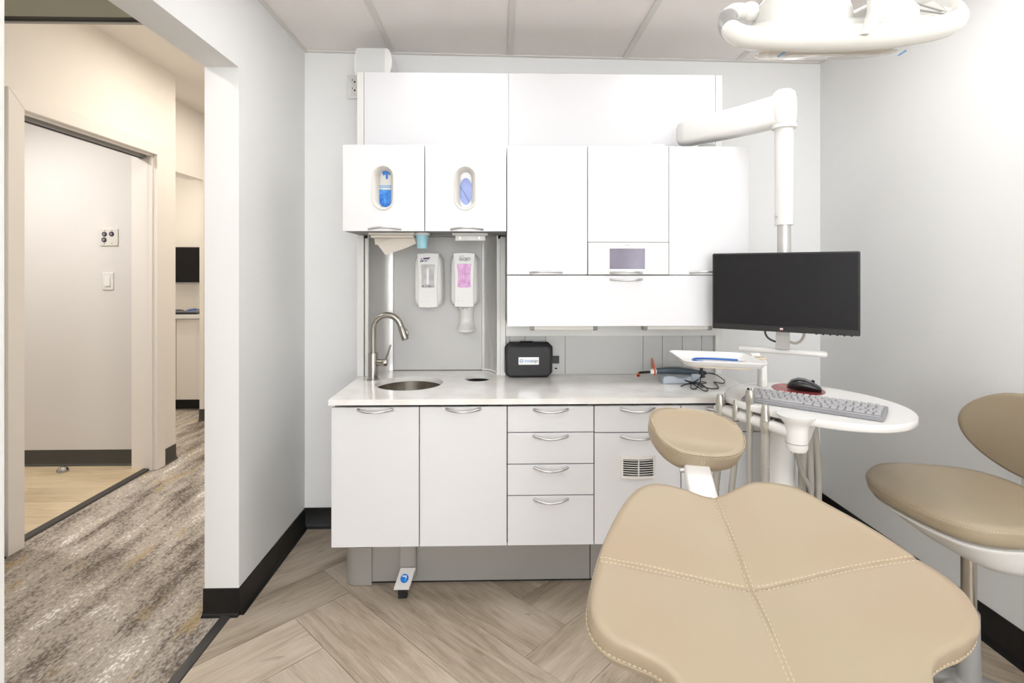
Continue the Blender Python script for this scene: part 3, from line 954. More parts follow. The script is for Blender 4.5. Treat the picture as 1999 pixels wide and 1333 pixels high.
part('niche_frame', MB().box(-0.012, 0.0035, YS + 0.002, 2.4995, CT + 0.0006, 1.470), LAM, t, bevel=0.001)
YN = 2.622
part('niche_back', MB().box(-0.5235, -0.087, YN, YN + 0.01, CT + 0.003, 1.486), GREYP, t, bevel=0.001)


def quarter(x0, x1, material):
    """concave curved side panel from the front edge (x0, 2.49) to the flat back (x1, YN)"""
    mb = MB()
    n = 14
    ins = []
    out = []
    for k in range(n + 1):
        a = PI / 2 * k / n
        x = x1 + (x0 - x1) * math.cos(a)
        y = 2.490 + (YN - 2.490) * math.sin(a)
        ins.append((x, y))
        s = 1 if x0 < x1 else -1
        out.append((x - s * 0.005 * math.cos(a), y + 0.005 * math.sin(a)))
    mb.prism(ins + out[::-1], FLAT, CT + 0.0006, 1.486)
    return mb


part('curved_panel', quarter(-0.613, -0.5255, None), SILV, t, smooth=30)
part('curved_panel', quarter(-0.0125, -0.0855, None), SILV, t, smooth=30)
tr = MB().tube([(-0.086 + 0.075 * math.sin(PI / 2 * k / 8), YN - 0.004 - 0.13 * (1 - math.cos(PI / 2 * k / 8)), CT + 0.0052) for k in range(9)], 0.0045, 8)
part('curved_bead', tr, WPLAS, t, smooth=60)

# grey splash panels over the worktop
t = thing('splash_panels', 'row of grey splash panels behind the black case and tray', 'splashback', (0.53, 2.505, CT))
SX = [0.0295, 0.047, 0.123, 0.219, 0.312, 0.685, 0.778, 0.873, 0.967, 1.0245]
for a, b in zip(SX, SX[1:]):
    part('splash_panel', MB().box(a + 0.0008, b - 0.0008, 2.5005, 2.511, CT + 0.001, 1.012), GREYP, t, bevel=0.0006)
for nm, x0, x1, z0, z1 in (('socket_cover', 0.256, 0.284, 0.916, 0.948), ('socket_cover', 0.804, 0.839, 0.885, 0.942)):
    sc_ = part(nm, MB().prism(rrect(x0, x1, z0, z1, 0.003), FRONT, 2.5004, 2.4985), LAM if False else GREYP, t, bevel=0.0006)
part('slot', MB().box(0.262, 0.274, 2.4992, 2.5006, 0.852, 0.858), DARK, t)
part('slot', MB().box(0.816, 0.830, 2.4992, 2.5006, 0.853, 0.859), DARK, t)
part('switch_block', MB().box(0.236, 0.282, 2.486, 2.5004, 0.881, 0.915), BLACKP, t, bevel=0.001)

# wall cabinets
UZ0, UZ1, UZM, UZB = 1.482, 1.843, 1.301, 1.085


def wall_cab(i, label, z0):
    x0, x1 = BU[i], BU[i + 1]
    t = thing('wall_cabinet', label, 'cabinet', ((x0 + x1) / 2, 2.34, z0), group='white wall cabinets over the worktop')
    carcass(t, x0, x1, YU + YDT + 0.03, 2.478, z0 + 0.002, UZ1 - 0.001)
    return t


def door_with_window(t, x0, x1, cx, cz):
    hole = stadium(cx, cz, 0.084, 0.178, 20)
    d = part('door', MB().plate_hole((x0 + G, x1 - G, UZ0 + G, UZ1 - G), hole, FRONT, YU, YU + YDT), LACQ, t)
    # ivory bezel that funnels inwards
    rings = []
    for w, h, y in ((0.080, 0.174, YU + 0.004), (0.093, 0.186, YU + 0.0002), (0.092, 0.185, YU - 0.004), (0.086, 0.179, YU - 0.0055), (0.080, 0.173, YU - 0.003), (0.062, 0.160, YU + 0.022), (0.049, 0.152, YU + 0.040)):
        rings.append([(a, y, b) for a, b in stadium(cx, cz, w, h, 20)])
    part('window_bezel', MB().loft(rings, False, False), IVORY, d, smooth=45, label='ivory oval window rim')
    pull(d, (x0 + x1) / 2 + 0.005, YU, UZ0 + 0.010, flip=True)
    return d


t = wall_cab(0, 'white wall cabinet with oval window showing blue gloves', UZ0)
door_with_window(t, BU[0], BU[1], -0.482, 1.664)
t = wall_cab(1, 'white wall cabinet with oval window showing a periwinkle box', UZ0)
door_with_window(t, BU[1], BU[2], -0.1425, 1.663)
# the boxes behind the windows
gb = thing('glove_box', 'white box of blue gloves behind the left oval window', 'glove box', (-0.482, 2.29, 1.50))
part('carton', MB().box(-0.60, -0.365, 2.248, 2.34, 1.5025, 1.80), WPLASM, gb)
part('stripe', MB().box(-0.56, -0.40, 2.2465, 2.248, 1.671, 1.675).box(-0.56, -0.40, 2.2465, 2.248, 1.678, 1.681), LBLUE, gb)
gl = MB()
random.seed(3)
for k in range(26):
    gl.ball((random.uniform(-0.512, -0.448), random.uniform(2.2455, 2.2495), random.uniform(1.585, 1.655)), random.uniform(0.006, 0.012), 10, 6, (1.0, 0.35, random.uniform(0.6, 1.6)))
gl.box(-0.525, -0.435, 2.2455, 2.2478, 1.575, 1.662)
part('gloves', gl, BLUEG, gb, smooth=60, kind='stuff')
part('printed_glove', MB().prism([(-0.500, 1.745), (-0.470, 1.748), (-0.462, 1.728), (-0.466, 1.722), (-0.470, 1.732), (-0.473, 1.708), (-0.480, 1.706), (-0.483, 1.728), (-0.492, 1.722), (-0.497, 1.735)], FRONT, 2.2466, 2.248), BLUEG, gb)
mb_ = thing('mask_box', 'white box with a periwinkle oval opening behind the right oval window', 'mask box', (-0.1425, 2.29, 1.50))
part('carton', MB().box(-0.26, -0.025, 2.248, 2.34, 1.5025, 1.80), WPRINT, mb_)
ov = [(-0.1425 + 0.0265 * math.cos(2 * PI * k / 40), 1.656 + 0.056 * math.sin(2 * PI * k / 40)) for k in range(40)]
part('film_window', MB().prism(ov, FRONT, 2.2455, 2.248), PERI, mb_)
part('film_edge', MB().tube([(a, 2.2455, b) for a, b in ov] + [(ov[0][0], 2.2455, ov[0][1])], 0.0009, 6), LBLUE, mb_)
part('fold_line', MB().tube(catmull([(-0.166, 2.2453, 1.675), (-0.150, 2.2450, 1.650), (-0.138, 2.2450, 1.628), (-0.128, 2.2453, 1.608)], 4), 0.0008, 6), NAVY, mb_)

t = wall_cab(2, 'plain white wall cabinet left of the touch screen', UZM)
d = front(t, 'door', BU[2], BU[3], YU, UZM, UZ1)
pull(d, 0.194, YU, UZM + 0.010, flip=True)
t = wall_cab(3, 'white wall cabinet with the built-in touch screen panel', UZM)
d = front(t, 'door', BU[3], BU[4], YU, 1.438, UZ1, g=0.001)
cpn = part('control_panel', MB().box(BU[3] + 0.0015, BU[4] - 0.0015, YU - 0.004, YU + YDT, UZM + 0.0016, 1.437), LAM, t, bevel=0.002)
part('screen_bezel', MB().plate_hole((0.452, 0.617, 1.318, 1.420), rrect(0.460, 0.609, 1.326, 1.412, 0.001, 3), FRONT, YU - 0.0065, YU - 0.0038), WPRINT, cpn)
part('screen', MB().box(0.4595, 0.6095, YU - 0.0052, YU - 0.0038, 1.3255, 1.4125), TOUCH, cpn)
part('brand_mark', MB().box(0.526, 0.531, YU - 0.0046, YU - 0.0039, 1.424, 1.4265).box(0.533, 0.538, YU - 0.0046, YU - 0.0039, 1.424, 1.4275).box(0.540, 0.5435, YU - 0.0046, YU - 0.0039, 1.424, 1.4262), GPLAS, cpn, kind='stuff')
pull(cpn, 0.529, YU - 0.004, UZM + 0.009, flip=True)
t = wall_cab(4, 'plain white wall cabinet behind the monitor, right end', UZM)
d = front(t, 'door', BU[4], BU[5], YU, UZM, UZ1, g=0.001)
pull(d, 0.866, YU, UZM + 0.010, flip=True)
t = thing('lift_up_cabinet', 'long white lift-up cabinet below the touch screen', 'cabinet', (0.54, 2.34, UZB))
carcass(t, BU[2], BU[5], YU + YDT + 0.03, 2.478, UZB + 0.003, UZM - 0.002)
d = front(t, 'flap_door', BU[2], BU[5], YU, UZB, UZM)
pull(d, 0.531, YU, UZM - 0.018)
part('rear_valance', MB().box(BU[2], 1.0245, 2.470, 2.4995, 1.0125, UZB + 0.0025), LAM, t, bevel=0.001)
for x0, x1, lb in ((0.131, 0.418, 'slim under-cabinet light above the black case'), (0.615, 0.912, 'slim under-cabinet light above the instrument tray')):
    t = thing('under_cabinet_light', lb, 'light', ((x0 + x1) / 2, 2.26, 1.066), group='slim lights under the lift-up cabinet')
    part('tube', MB().box(x0 + 0.012, x1 - 0.012, 2.240, 2.28, 1.0670, 1.0868), IVORY, t, bevel=0.004, seg=3)
    for xa in (x0, x1 - 0.018):
        part('end_cap', MB().prism([(2.237, 1.0868), (2.237, 1.072), (2.246, 1.0635), (2.278, 1.0635), (2.283, 1.0868)], lambda a, b, d: (d, a, b), xa, xa + 0.018), GPLAS, t, bevel=0.002)

# under the wall cabinets over the sink: bracket, folded towels, cup
t = thing('mounting_bracket', 'pale metal bracket with two screws under the right oval-window cabinet', 'bracket', (-0.13, 2.33, 1.462))
part('rail', MB().box(-0.206, -0.052, 2.30, 2.36, 1.4745, 1.4835).box(-0.195, -0.062, 2.335, 2.341, 1.452, 1.4745), LAM, t, bevel=0.001)
for x in (-0.173, -0.090):
    part('screw', MB().cyl((x, 2.335, 1.4635), (x, 2.332, 1.4635), 0.0042, n=14), NICKEL, t, smooth=40)
t = thing('paper_towels', 'folded beige paper towels hanging from under the left cabinet', 'paper towel', (-0.47, 2.32, 1.39))


def sheet(pts, thick, nm='sheet'):
    P = [Vector(p) for p in pts]
    n = (P[1] - P[0]).cross(P[2] - P[0]).normalized() * thick
    part(nm, MB().loft([P, [p + n for p in P]]), PAPER, t)


part('towel_stack', MB().box(-0.560, -0.365, 2.262, 2.42, 1.4725, 1.4835), PAPER, t, bevel=0.003)
part('towel_stack', MB().box(-0.553, -0.370, 2.275, 2.40, 1.461, 1.472), PAPER, t, bevel=0.003)
sheet([(-0.549, 2.330, 1.461), (-0.46, 2.334, 1.461), (-0.475, 2.336, 1.452), (-0.536, 2.340, 1.4335), (-0.548, 2.340, 1.4335)], 0.0015)
sheet([(-0.536, 2.326, 1.437), (-0.470, 2.318, 1.462), (-0.372, 2.318, 1.462), (-0.366, 2.328, 1.438), (-0.415, 2.333, 1.417), (-0.462, 2.336, 1.402), (-0.502, 2.336, 1.388)], 0.0015)
cx, cy = -0.337, 2.31
t = thing('paper_cup', 'pale blue cup in the dispenser beside the paper towels', 'cup', (cx, cy, 1.415))
part('cup_wall', MB().lathe((cx, cy, 0), [(0.0205, 1.4165), (0.0215, 1.4160), (0.0275, 1.472), (0.0285, 1.4725), (0.0285, 1.474), (0.0265, 1.4735), (0.0195, 1.4185), (0.001, 1.4185)], 36, True, True), CUP, t, smooth=50)
part('dispenser_collar', MB().lathe((cx, cy, 0), [(0.030, 1.4735), (0.034, 1.4745), (0.034, 1.4835), (0.027, 1.4835), (0.027, 1.4735)], 36, False, False), WPLASM, t, smooth=40)


# wall dispensers in the niche
def dispenser(cx, z0, label, window_mat):
    t = thing('soap_dispenser', label, 'dispenser', (cx, YN - 0.04, z0))
    hw = 0.0655
    half = [(0, 0), (0.30, 0.0012), (0.58, 0.006), (0.80, 0.014), (0.93, 0.024), (1.0, 0.042), (1.0, 0.14), (0.985, 0.200), (0.955, 0.226), (0.86, 0.241), (0.76, 0.248), (0.50, 0.2560), (0.25, 0.2595), (0, 0.2605)]
    out = [(p[0], p[1]) for p in half] + [(-p[0], p[1]) for p in half[-2:0:-1]]
    rings = []
    for s, y in ((1.05, YN - 0.0005), (1.07, YN - 0.02), (1.06, YN - 0.065), (1.0, YN - 0.085), (0.95, YN - 0.094), (0.86, YN - 0.099), (0.5, YN - 0.102)):
        rings.append([(cx + a * hw * s, y, z0 + 0.13 + (b - 0.13) * (1 - (1 - s) * 0.55)) for a, b in out])
    part('housing', MB().loft(rings), WPLAS, t, smooth=35)
    # raised centre cover with a slight waist
    cov = []
    for k in range(13):
        u = k / 12
        z = z0 + 0.004 + 0.2545 * u
        w = hw * (0.70 - 0.06 * math.sin(PI * u) + 0.10 * u)
        cov.append((w, z))
    poly = [(cx + a, b) for a, b in cov] + [(cx + cov[-1][0] * c, cov[-1][1] + 0.004 * (1 - c * c)) for c in (0.6, 0.2, -0.2, -0.6)] + [(cx - a, b) for a, b in cov[::-1]] + [(cx - cov[0][0] * c, cov[0][1] - 0.003 * (1 - c * c)) for c in (0.6, 0.2, -0.2, -0.6)]
    lid = part('cover', MB().prism(poly, FRONT, YN - 0.09, YN - 0.1055), WPLAS, t, bevel=0.003, seg=3)
    wz0, wz1 = z0 + 0.098, z0 + 0.206
    win = []
    for k in range(9):
        u = k / 8
        win.append((0.0285 + 0.0035 * (2 * u - 1) ** 2 + 0.002 * u, wz0 + (wz1 - wz0) * u))
    wp = [(cx + a, b) for a, b in win] + [(cx + 0.015, wz1 + 0.0015), (cx - 0.015, wz1 + 0.0015)] + [(cx - a, b) for a, b in win[::-1]] + [(cx - 0.015, wz0 - 0.0028), (cx + 0.015, wz0 - 0.0028)]
    w_ = part('window', MB().prism(wp, FRONT, YN - 0.103, YN - 0.1066), window_mat, lid)
    part('cartridge_ridge', MB().box(cx - 0.006, cx + 0.005, YN - 0.1082, YN - 0.1064, wz0 + 0.014, wz1 - 0.016), WPRINT if window_mat is GEL else SOAP, w_, bevel=0.002)
    part('indicator', MB().cyl((cx - 0.028, YN - 0.1050, z0 + 0.031), (cx - 0.028, YN - 0.1062, z0 + 0.031), 0.0016, n=10), DARK, lid)
    part('hand_symbol', MB().prism([(cx - 0.016, z0 + 0.030), (cx + 0.004, z0 + 0.030), (cx - 0.002, z0 + 0.036), (cx - 0.006, z0 + 0.040), (cx - 0.010, z0 + 0.035)], FRONT, YN - 0.1050, YN - 0.1057), LAM, lid)
    return t, lid, w_


t, lid, w_ = dispenser(-0.340, 1.142, 'white hand-gel dispenser with a navy brand patch and clear window', GEL)
lg = part('brand_patch', MB().prism([(-0.376, 1.361), (-0.372, 1.378), (-0.345, 1.381), (-0.329, 1.383), (-0.332, 1.366), (-0.350, 1.363), (-0.369, 1.362), (-0.377, 1.358)], FRONT, YN - 0.1050, YN - 0.1060), NAVY, lid)
part('brand_arc', MB().prism([(-0.366, 1.3795), (-0.352, 1.3760), (-0.338, 1.3815), (-0.352, 1.3815)], FRONT, YN - 0.1058, YN - 0.1064), MAGP, lg)
lettering('Purell', 0.0175, (-0.352, YN - 0.1066, 1.3705), WPRINT, lg, shear=0.25, bold=0.0004)
part('cartridge_print', MB().box(-0.368, -0.358, YN - 0.1072, YN - 0.1064, 1.244, 1.249).box(-0.352, -0.346, YN - 0.1072, YN - 0.1064, 1.244, 1.248).box(-0.340, -0.325, YN - 0.1072, YN - 0.1064, 1.243, 1.248), GREYT, w_, kind='stuff')
o_ = part('side_print', MB().box(-0.2705, -0.2698, YN - 0.055, YN - 0.048, 1.24, 1.31), GPLAS, t)
t, lid, w_ = dispenser(-0.168, 1.144, 'white foam-soap dispenser with a pink window and drip tray', SOAP)
lettering('GOJO', 0.0205, (-0.166, YN - 0.1062, 1.3735), GREYT, lid, shear=0.12, bold=0.0004)
part('brand_arc', MB().tube(catmull([(-0.193, YN - 0.1058, 1.382), (-0.184, YN - 0.1058, 1.388), (-0.168, YN - 0.1058, 1.3895)], 5), 0.0008, 6), GREYT, lid)
rg = MB()
for k in (0, 1):
    rg.tube([(-0.197 + 0.008 * math.cos(a), YN - 0.1068, 1.288 + 0.026 * k + 0.009 * math.sin(a)) for a in [PI * j / 10 - PI / 2 for j in range(11)]], 0.0012, 6)
part('swirl_print', rg, WPRINT, w_, kind='stuff')
# drip tray of the soap dispenser
rings = []
for w, y0, y1, z in ((0.040, 0.068, 0.002, 1.150), (0.0365, 0.062, 0.002, 1.120), (0.0335, 0.052, 0.002, 1.09), (0.035, 0.056, 0.002, 1.065), (0.040, 0.078, 0.002, 1.043), (0.0455, 0.098, 0.002, 1.034), (0.0455, 0.100, 0.002, 1.026), (0.036, 0.085, 0.006, 1.018)):
    r_ = []
    for k in range(24):
        a = PI * k / 23
        r_.append((-0.163 - w * math.cos(a), YN - y1 - (y0 - y1) * math.sin(a) ** 0.6, z))
    rings.append(r_)
tr = part('drip_tray', MB().loft(rings), WPLAS, t, smooth=45)
part('sensor_marks', MB().box(-0.178, -0.1755, YN - 0.0715, YN - 0.064, 1.132, 1.1405).box(-0.171, -0.162, YN - 0.0725, YN - 0.064, 1.1385, 1.1405).box(-0.1575, -0.155, YN - 0.0715, YN - 0.064, 1.132, 1.1405), GREYT, tr, kind='stuff')

# tap
fx, fy = -0.572, 2.405
t = thing('tap', 'brushed steel gooseneck tap with side lever at the round sink', 'faucet', (fx, fy, CT))
part('base_flange', MB().lathe((fx, fy, CT), [(0.028, 0.0005), (0.028, 0.005), (0.025, 0.007)], 32), NICKEL, t, smooth=40)
part('body', MB().lathe((fx, fy, CT), [(0.0215, 0.007), (0.0215, 0.120), (0.0205, 0.122), (0.015, 0.122)], 32), NICKEL, t, smooth=40)
sp = [(fx, fy, CT + 0.12), (fx, fy, CT + 0.17), (fx, fy, 1.055)]
R0 = 0.064
for k in range(1, 15):
    a = PI - (PI * 0.92) * k / 14
    sp.append((fx + R0 + R0 * math.cos(a), fy - 0.012 * k / 14, 1.055 + R0 * math.sin(a)))
part('spout', MB().tube(sp, 0.0135, 20), NICKEL, t, smooth=50)
e = Vector(sp[-1]); dv = (Vector(sp[-1]) - Vector(sp[-2])).normalized()
sh = part('spray_head', MB().tube([e, e + dv * 0.004, e + dv * 0.006, e + dv * 0.062, e + dv * 0.066], [0.0136, 0.0136, 0.0148, 0.0165, 0.0150], 24), NICKEL, t, smooth=40)
part('nozzle', MB().tube([e + dv * 0.066, e + dv * 0.0675], [0.013, 0.013], 20), RUBBER, sh)
bq = e + dv * 0.034 + Vector((0.0175, -0.002, 0.003))
part('button', MB().tube([bq - dv * 0.016, bq - dv * 0.014, bq + dv * 0.014, bq + dv * 0.016], [0.003, 0.005, 0.005, 0.003], 10), NICKEL, sh, smooth=50)
kb0 = Vector((fx + 0.02, fy - 0.004, 0.905))
part('lever_hub', MB().tube([kb0, kb0 + Vector((0.026, -0.004, 0)), kb0 + Vector((0.0262, -0.004, 0)), kb0 + Vector((0.028, -0.0045, 0)), kb0 + Vector((0.044, -0.007, 0)), kb0 + Vector((0.046, -0.007, 0))], [0.0145, 0.0145, 0.0125, 0.0165, 0.0165, 0.014], 24), NICKEL, t, smooth=40)
part('lever', MB().tube([kb0 + Vector((0.036, -0.005, 0.010)), kb0 + Vector((0.050, -0.009, 0.045)), kb0 + Vector((0.062, -0.012, 0.080))], [0.0045, 0.0042, 0.0040], 14), NICKEL, t, smooth=50)

# black case leaning at the splash panels
t = thing('black_case', 'black plastic case with a white brand sticker on the worktop', 'case', (0.1355, 2.45, CT))


def oct_(x0, x1, z0, z1, c):
    return [(x0 + c, z0), (x1 - c, z0), (x1, z0 + c), (x1, z1 - c), (x1 - c, z1), (x0 + c, z1), (x0, z1 - c), (x0, z0 + c)]


part('base_shell', MB().prism(oct_(0.026, 0.245, CT + 0.001, 0.987, 0.022), FRONT, 2.455, 2.4785), BLACKP, t, bevel=0.004, seg=3)
part('rim', MB().prism(oct_(0.024, 0.247, CT + 0.0005, 0.988, 0.022), FRONT, 2.447, 2.4555), GLOSSB, t, bevel=0.003, seg=2)
lidc = part('lid', MB().loft([[(a, 2.447, b) for a, b in oct_(0.028, 0.243, CT + 0.004, 0.985, 0.020)], [(a, 2.432, b) for a, b in oct_(0.030, 0.241, CT + 0.006, 0.976, 0.018)], [(a, 2.424, b) for a, b in oct_(0.036, 0.234, CT + 0.012, 0.967, 0.012)]]), BLACKC, t, bevel=0.003, seg=2)
stk = part('sticker', MB().prism(rrect(0.0875, 0.1815, 0.887, 0.9215, 0.002), FRONT, 2.4242, 2.4232), WPRINT, lidc)
sun = MB()
for k in range(9):
    a = 2 * PI * k / 9 + 0.2
    ca, sa = math.cos(a), math.sin(a)
    pts = [(0.0035, -0.0008), (0.0090, -0.0016), (0.0100, 0), (0.0090, 0.0016), (0.0035, 0.0008)]
    sun.prism([(0.1015 + p * ca - q * sa, 0.9045 + p * sa + q * ca) for p, q in pts], FRONT, 2.4230, 2.4225)
part('sunburst_mark', sun, SKYB, stk, kind='stuff')
lettering('invis', 0.0185, (0.1155, 2.4227, 0.9045), SKYB, stk, align='LEFT')
lettering('align', 0.0185, (0.1455, 2.4227, 0.9045), NAVY, stk, align='LEFT')
part('hinge', MB().box(0.095, 0.155, 2.450, 2.458, 0.986, 0.992), GLOSSB, t, bevel=0.002)
part('hinge', MB().box(0.10, 0.165, 2.450, 2.458, CT + 0.0003, CT + 0.003), GLOSSB, t)

# speaker on top of the backing unit and socket beside it
t = thing('speaker', 'white wall speaker on top of the tall backing unit', 'speaker', (-0.60, 2.56, ZT))
prof = [(0, 0.0), (0.150, 0.0), (0.164, 0.012), (0.172, 0.040), (0.175, 0.072), (0.172, 0.100), (0.160, 0.124), (0.150, 0.130), (0.012, 0.130), (0.004, 0.120), (-0.004, 0.09), (-0.006, 0.06), (-0.004, 0.03)]
part('cabinet', MB().prism([(a - 0.685, b + ZT) for a, b in prof], FRONT, 2.52, 2.62), WPLAS, t, bevel=0.004, seg=3)
part('grille', MB().prism(rrect(-0.680, -0.545, ZT + 0.004, ZT + 0.126, 0.006), FRONT, 2.517, 2.5205), mat('speaker_grille', rgb(208, 209, 208), 0.6, bump=(900, 0.4, 0.0006)), t, bevel=0.001)
part('bracket', MB().box(-0.62, -0.58, 2.62, 2.735, ZT + 0.04, ZT + 0.09), WPLAS, t)
t = thing('wall_socket', 'white double wall socket tucked behind the backing unit', 'socket', (-0.745, YB - 0.004, 2.205))
part('plate', MB().prism(rrect(-0.783, -0.703, 2.203, 2.325, 0.004), FRONT, YB, YB - 0.006), WPLAS, t, bevel=0.002)
fc = part('socket_face', MB().prism(rrect(-0.762, -0.724, 2.218, 2.312, 0.006), FRONT, YB - 0.006, YB - 0.008), WPLASM, t)
for z in (2.288, 2.245):
    part('pin_hole', MB().cyl((-0.743, YB - 0.008, z), (-0.743, YB - 0.0088, z), 0.0045, n=14), DARK, fc)
    part('pin_slot', MB().box(-0.756, -0.753, YB - 0.0088, YB - 0.008, z + 0.006, z + 0.014), DARK, fc)
part('plug_lead', MB().tube(catmull([(-0.776, YB - 0.012, 2.318), (-0.768, YB - 0.014, 2.300), (-0.756, YB - 0.014, 2.280), (-0.744, YB - 0.012, 2.262), (-0.728, YB - 0.012, 2.258)], 5), 0.003, 8), WPLAS, t, smooth=60)

# curing light on its stand
t = thing('curing_light_stand', 'pale blue-grey stand holding the curing light on the worktop', 'stand', (0.78, 2.32, CT))
rings = []
for x, h in ((0.715, 0.020), (0.720, 0.030), (0.740, 0.034), (0.762, 0.032), (0.785, 0.024), (0.81, 0.022), (0.835, 0.030), (0.850, 0.034), (0.862, 0.030), (0.866, 0.015)):
    rings.append([(x, 2.285, CT + 0.0006), (x, 2.365, CT + 0.0006), (x, 2.36, CT + h), (x, 2.29, CT + h)])
part('cradle', MB().loft(rings), STAND, t, bevel=0.004, seg=3)
part('clip', MB().box(0.838, 0.872, 2.278, 2.288, CT + 0.012, CT + 0.044), STAND, t, bevel=0.002)
t = thing('curing_light', 'slate dental curing light with an amber shield on the worktop', 'curing light', (0.78, 2.325, CT + 0.03))
hy = 2.325
part('handle', MB().tube([(0.690, hy, 0.874), (0.70, hy, 0.875), (0.74, hy, 0.8775), (0.79, hy, 0.8765), (0.84, hy, 0.8725), (0.875, hy, 0.8685), (0.885, hy, 0.868)], [0.011, 0.013, 0.0155, 0.0165, 0.0135, 0.0105, 0.009], 24), SLATE, t, smooth=50)
part('top_inlay', MB().tube([(0.700, hy, 0.8865), (0.75, hy, 0.8915), (0.80, hy, 0.8915), (0.86, hy, 0.8815)], [0.004, 0.005, 0.005, 0.004], 12), GPLAS, t, smooth=60)
part('tail_grip', MB().tube([(0.880, hy, 0.868), (0.883, hy, 0.868), (0.915, hy, 0.864), (0.918, hy, 0.864)], [0.008, 0.0095, 0.0085, 0.006], 20), BLACKP, t, smooth=40)
part('collar', MB().tube([(0.694, hy, 0.874), (0.688, hy, 0.8735), (0.668, hy, 0.871)], [0.014, 0.0145, 0.010], 24), WPLAS, t, smooth=40)
sd = [(hy + 0.027 * math.cos(2 * PI * k / 32), 0.894 + 0.037 * math.sin(2 * PI * k / 32)) for k in range(32)]
part('shield', MB().loft([[(0.680 + 0.004 * math.sin(2 * PI * k / 32) * -1, sd[k][0], sd[k][1]) for k in range(32)], [(0.683 + 0.004 * math.sin(2 * PI * k / 32) * -1, sd[k][0], sd[k][1]) for k in range(32)]]), AMBER, t)
part('shield_ring', MB().tube([(0.6865, hy + 0.0155 * math.cos(2 * PI * k / 24), 0.873 + 0.0165 * math.sin(2 * PI * k / 24)) for k in range(25)], 0.0025, 8), REDP, t, smooth=60)
part('light_guide', MB().tube(catmull([(0.672, hy, 0.871), (0.64, hy, 0.8685), (0.624, hy - 0.002, 0.868), (0.613, hy - 0.012, 0.866), (0.609, hy - 0.022, 0.862)], 4), 0.0052, 14), GLOSSB, t, smooth=60)
part('guide_tip', MB().tube([(0.609, hy - 0.021, 0.8625), (0.6083, hy - 0.026, 0.8605)], [0.0085, 0.0085], 18), AMBER, t, smooth=40)
part('guide_lens', MB().tube([(0.6083, hy - 0.026, 0.8605), (0.6080, hy - 0.0275, 0.860)], [0.0045, 0.0045], 14), DARK, t)
zc = CT + 0.004
cord = [(0.916, 2.325, 0.864), (0.945, 2.33, 0.862), (0.975, 2.33, 0.850), (0.990, 2.30, 0.835), (0.972, 2.275, zc), (0.945, 2.30, zc), (0.938, 2.26, zc), (0.915, 2.185, zc), (0.878, 2.175, zc), (0.855, 2.215, zc + 0.004), (0.875, 2.275, zc + 0.006), (0.893, 2.255, zc + 0.008), (0.862, 2.225, zc + 0.010), (0.80, 2.235, zc + 0.006), (0.772, 2.225, zc), (0.790, 2.245, zc), (0.845, 2.265, zc + 0.010), (0.878, 2.285, zc + 0.024), (0.870, 2.262, zc + 0.030), (0.845, 2.21, zc + 0.012), (0.812, 2.17, zc), (0.800, 2.19, zc), (0.82, 2.23, zc + 0.008), (0.85, 2.24, zc + 0.012), (0.862, 2.20, zc + 0.004), (0.855, 2.145, zc), (0.835, 2.14, zc), (0.815, 2.20, zc + 0.014), (0.800, 2.255, zc + 0.018), (0.806, 2.26, zc + 0.016), (0.825, 2.20, zc + 0.016), (0.842, 2.165, zc + 0.004)]
part('cord', MB().tube(catmull(cord, 6), 0.0021, 8), BLACKP, t, smooth=60)

# ------------------------------------------------------------------ monitor arm, monitor, delivery unit
t = thing('monitor_mount', 'white swivel arm on top of the wall cabinets carrying the monitor pole', 'monitor arm', (0.93, 2.34, 1.843))
part('base_plate', MB().lathe((0.93, 2.35, 1.843), [(0.062, 0.0005), (0.064, 0.004), (0.064, 0.014), (0.058, 0.020), (0.040, 0.024), (0.036, 0.038)], 40), WPAINT, t, smooth=35)
part('cap', MB().lathe((0.705, 2.345, 1.843), [(0.048, 0.0005), (0.048, 0.006), (0.044, 0.022), (0.036, 0.034), (0.022, 0.040), (0.004, 0.042)], 36), WPAINT, t, smooth=45)
px_, py_ = 1.126, 2.062
A0 = Vector((0.815, 2.385, 0)); A1 = Vector((px_, py_, 0))
dv = (A1 - A0).normalized(); sd_ = Vector((dv.y, -dv.x, 0))
rings = []
for u, w, zl, zh in ((0.0, 0.020, 1.900, 1.972), (0.012, 0.034, 1.886, 1.984), (0.05, 0.040, 1.881, 1.990), (0.20, 0.040, 1.882, 1.998), (0.34, 0.040, 1.886, 2.008), (0.455, 0.038, 1.895, 2.018)):
    c = A0 + dv * u
    sec = rrect(-w, w, zl, zh, min(w * 0.75, 0.022), 4)
    rings.append([(c.x + sd_.x * a, c.y + sd_.y * a, b) for a, b in sec])
part('arm', MB().loft(rings), WPAINT, t, smooth=50)
part('elbow', MB().lathe((px_, py_, 0), [(0.020, 1.897), (0.040, 1.899), (0.0445, 1.915), (0.047, 1.955), (0.0455, 1.995), (0.040, 2.022), (0.028, 2.032), (0.004, 2.034)], 40), WPAINT, t, smooth=50)
part('collar', MB().lathe((px_, py_, 0), [(0.034, 1.878), (0.045, 1.881), (0.046, 1.896), (0.036, 1.899)], 40), WPAINT, t, smooth=35)
po = part('pole', MB().cyl((px_, py_, 1.500), (px_, py_, 1.882), 0.034, n=40), WPAINT, t, smooth=40)
part('set_screw', MB().cyl((px_ - 0.033, py_ - 0.008, 1.530), (px_ - 0.038, py_ - 0.009, 1.530), 0.005, n=14), CHROME, po, smooth=40)
part('inner_pole', MB().cyl((px_, py_, 1.13), (px_, py_, 1.502), 0.0245, n=36), SILV, t, smooth=40)
MR = math.radians(-33.8)
mx_, my_ = 1.077, 1.990
ex = Vector((math.cos(MR), math.sin(MR), 0)); ey = Vector((-math.sin(MR), math.cos(MR), 0))


def ml(x, y, z):
    return Vector((mx_, my_, 0)) + ex * x + ey * y + Vector((0, 0, z))


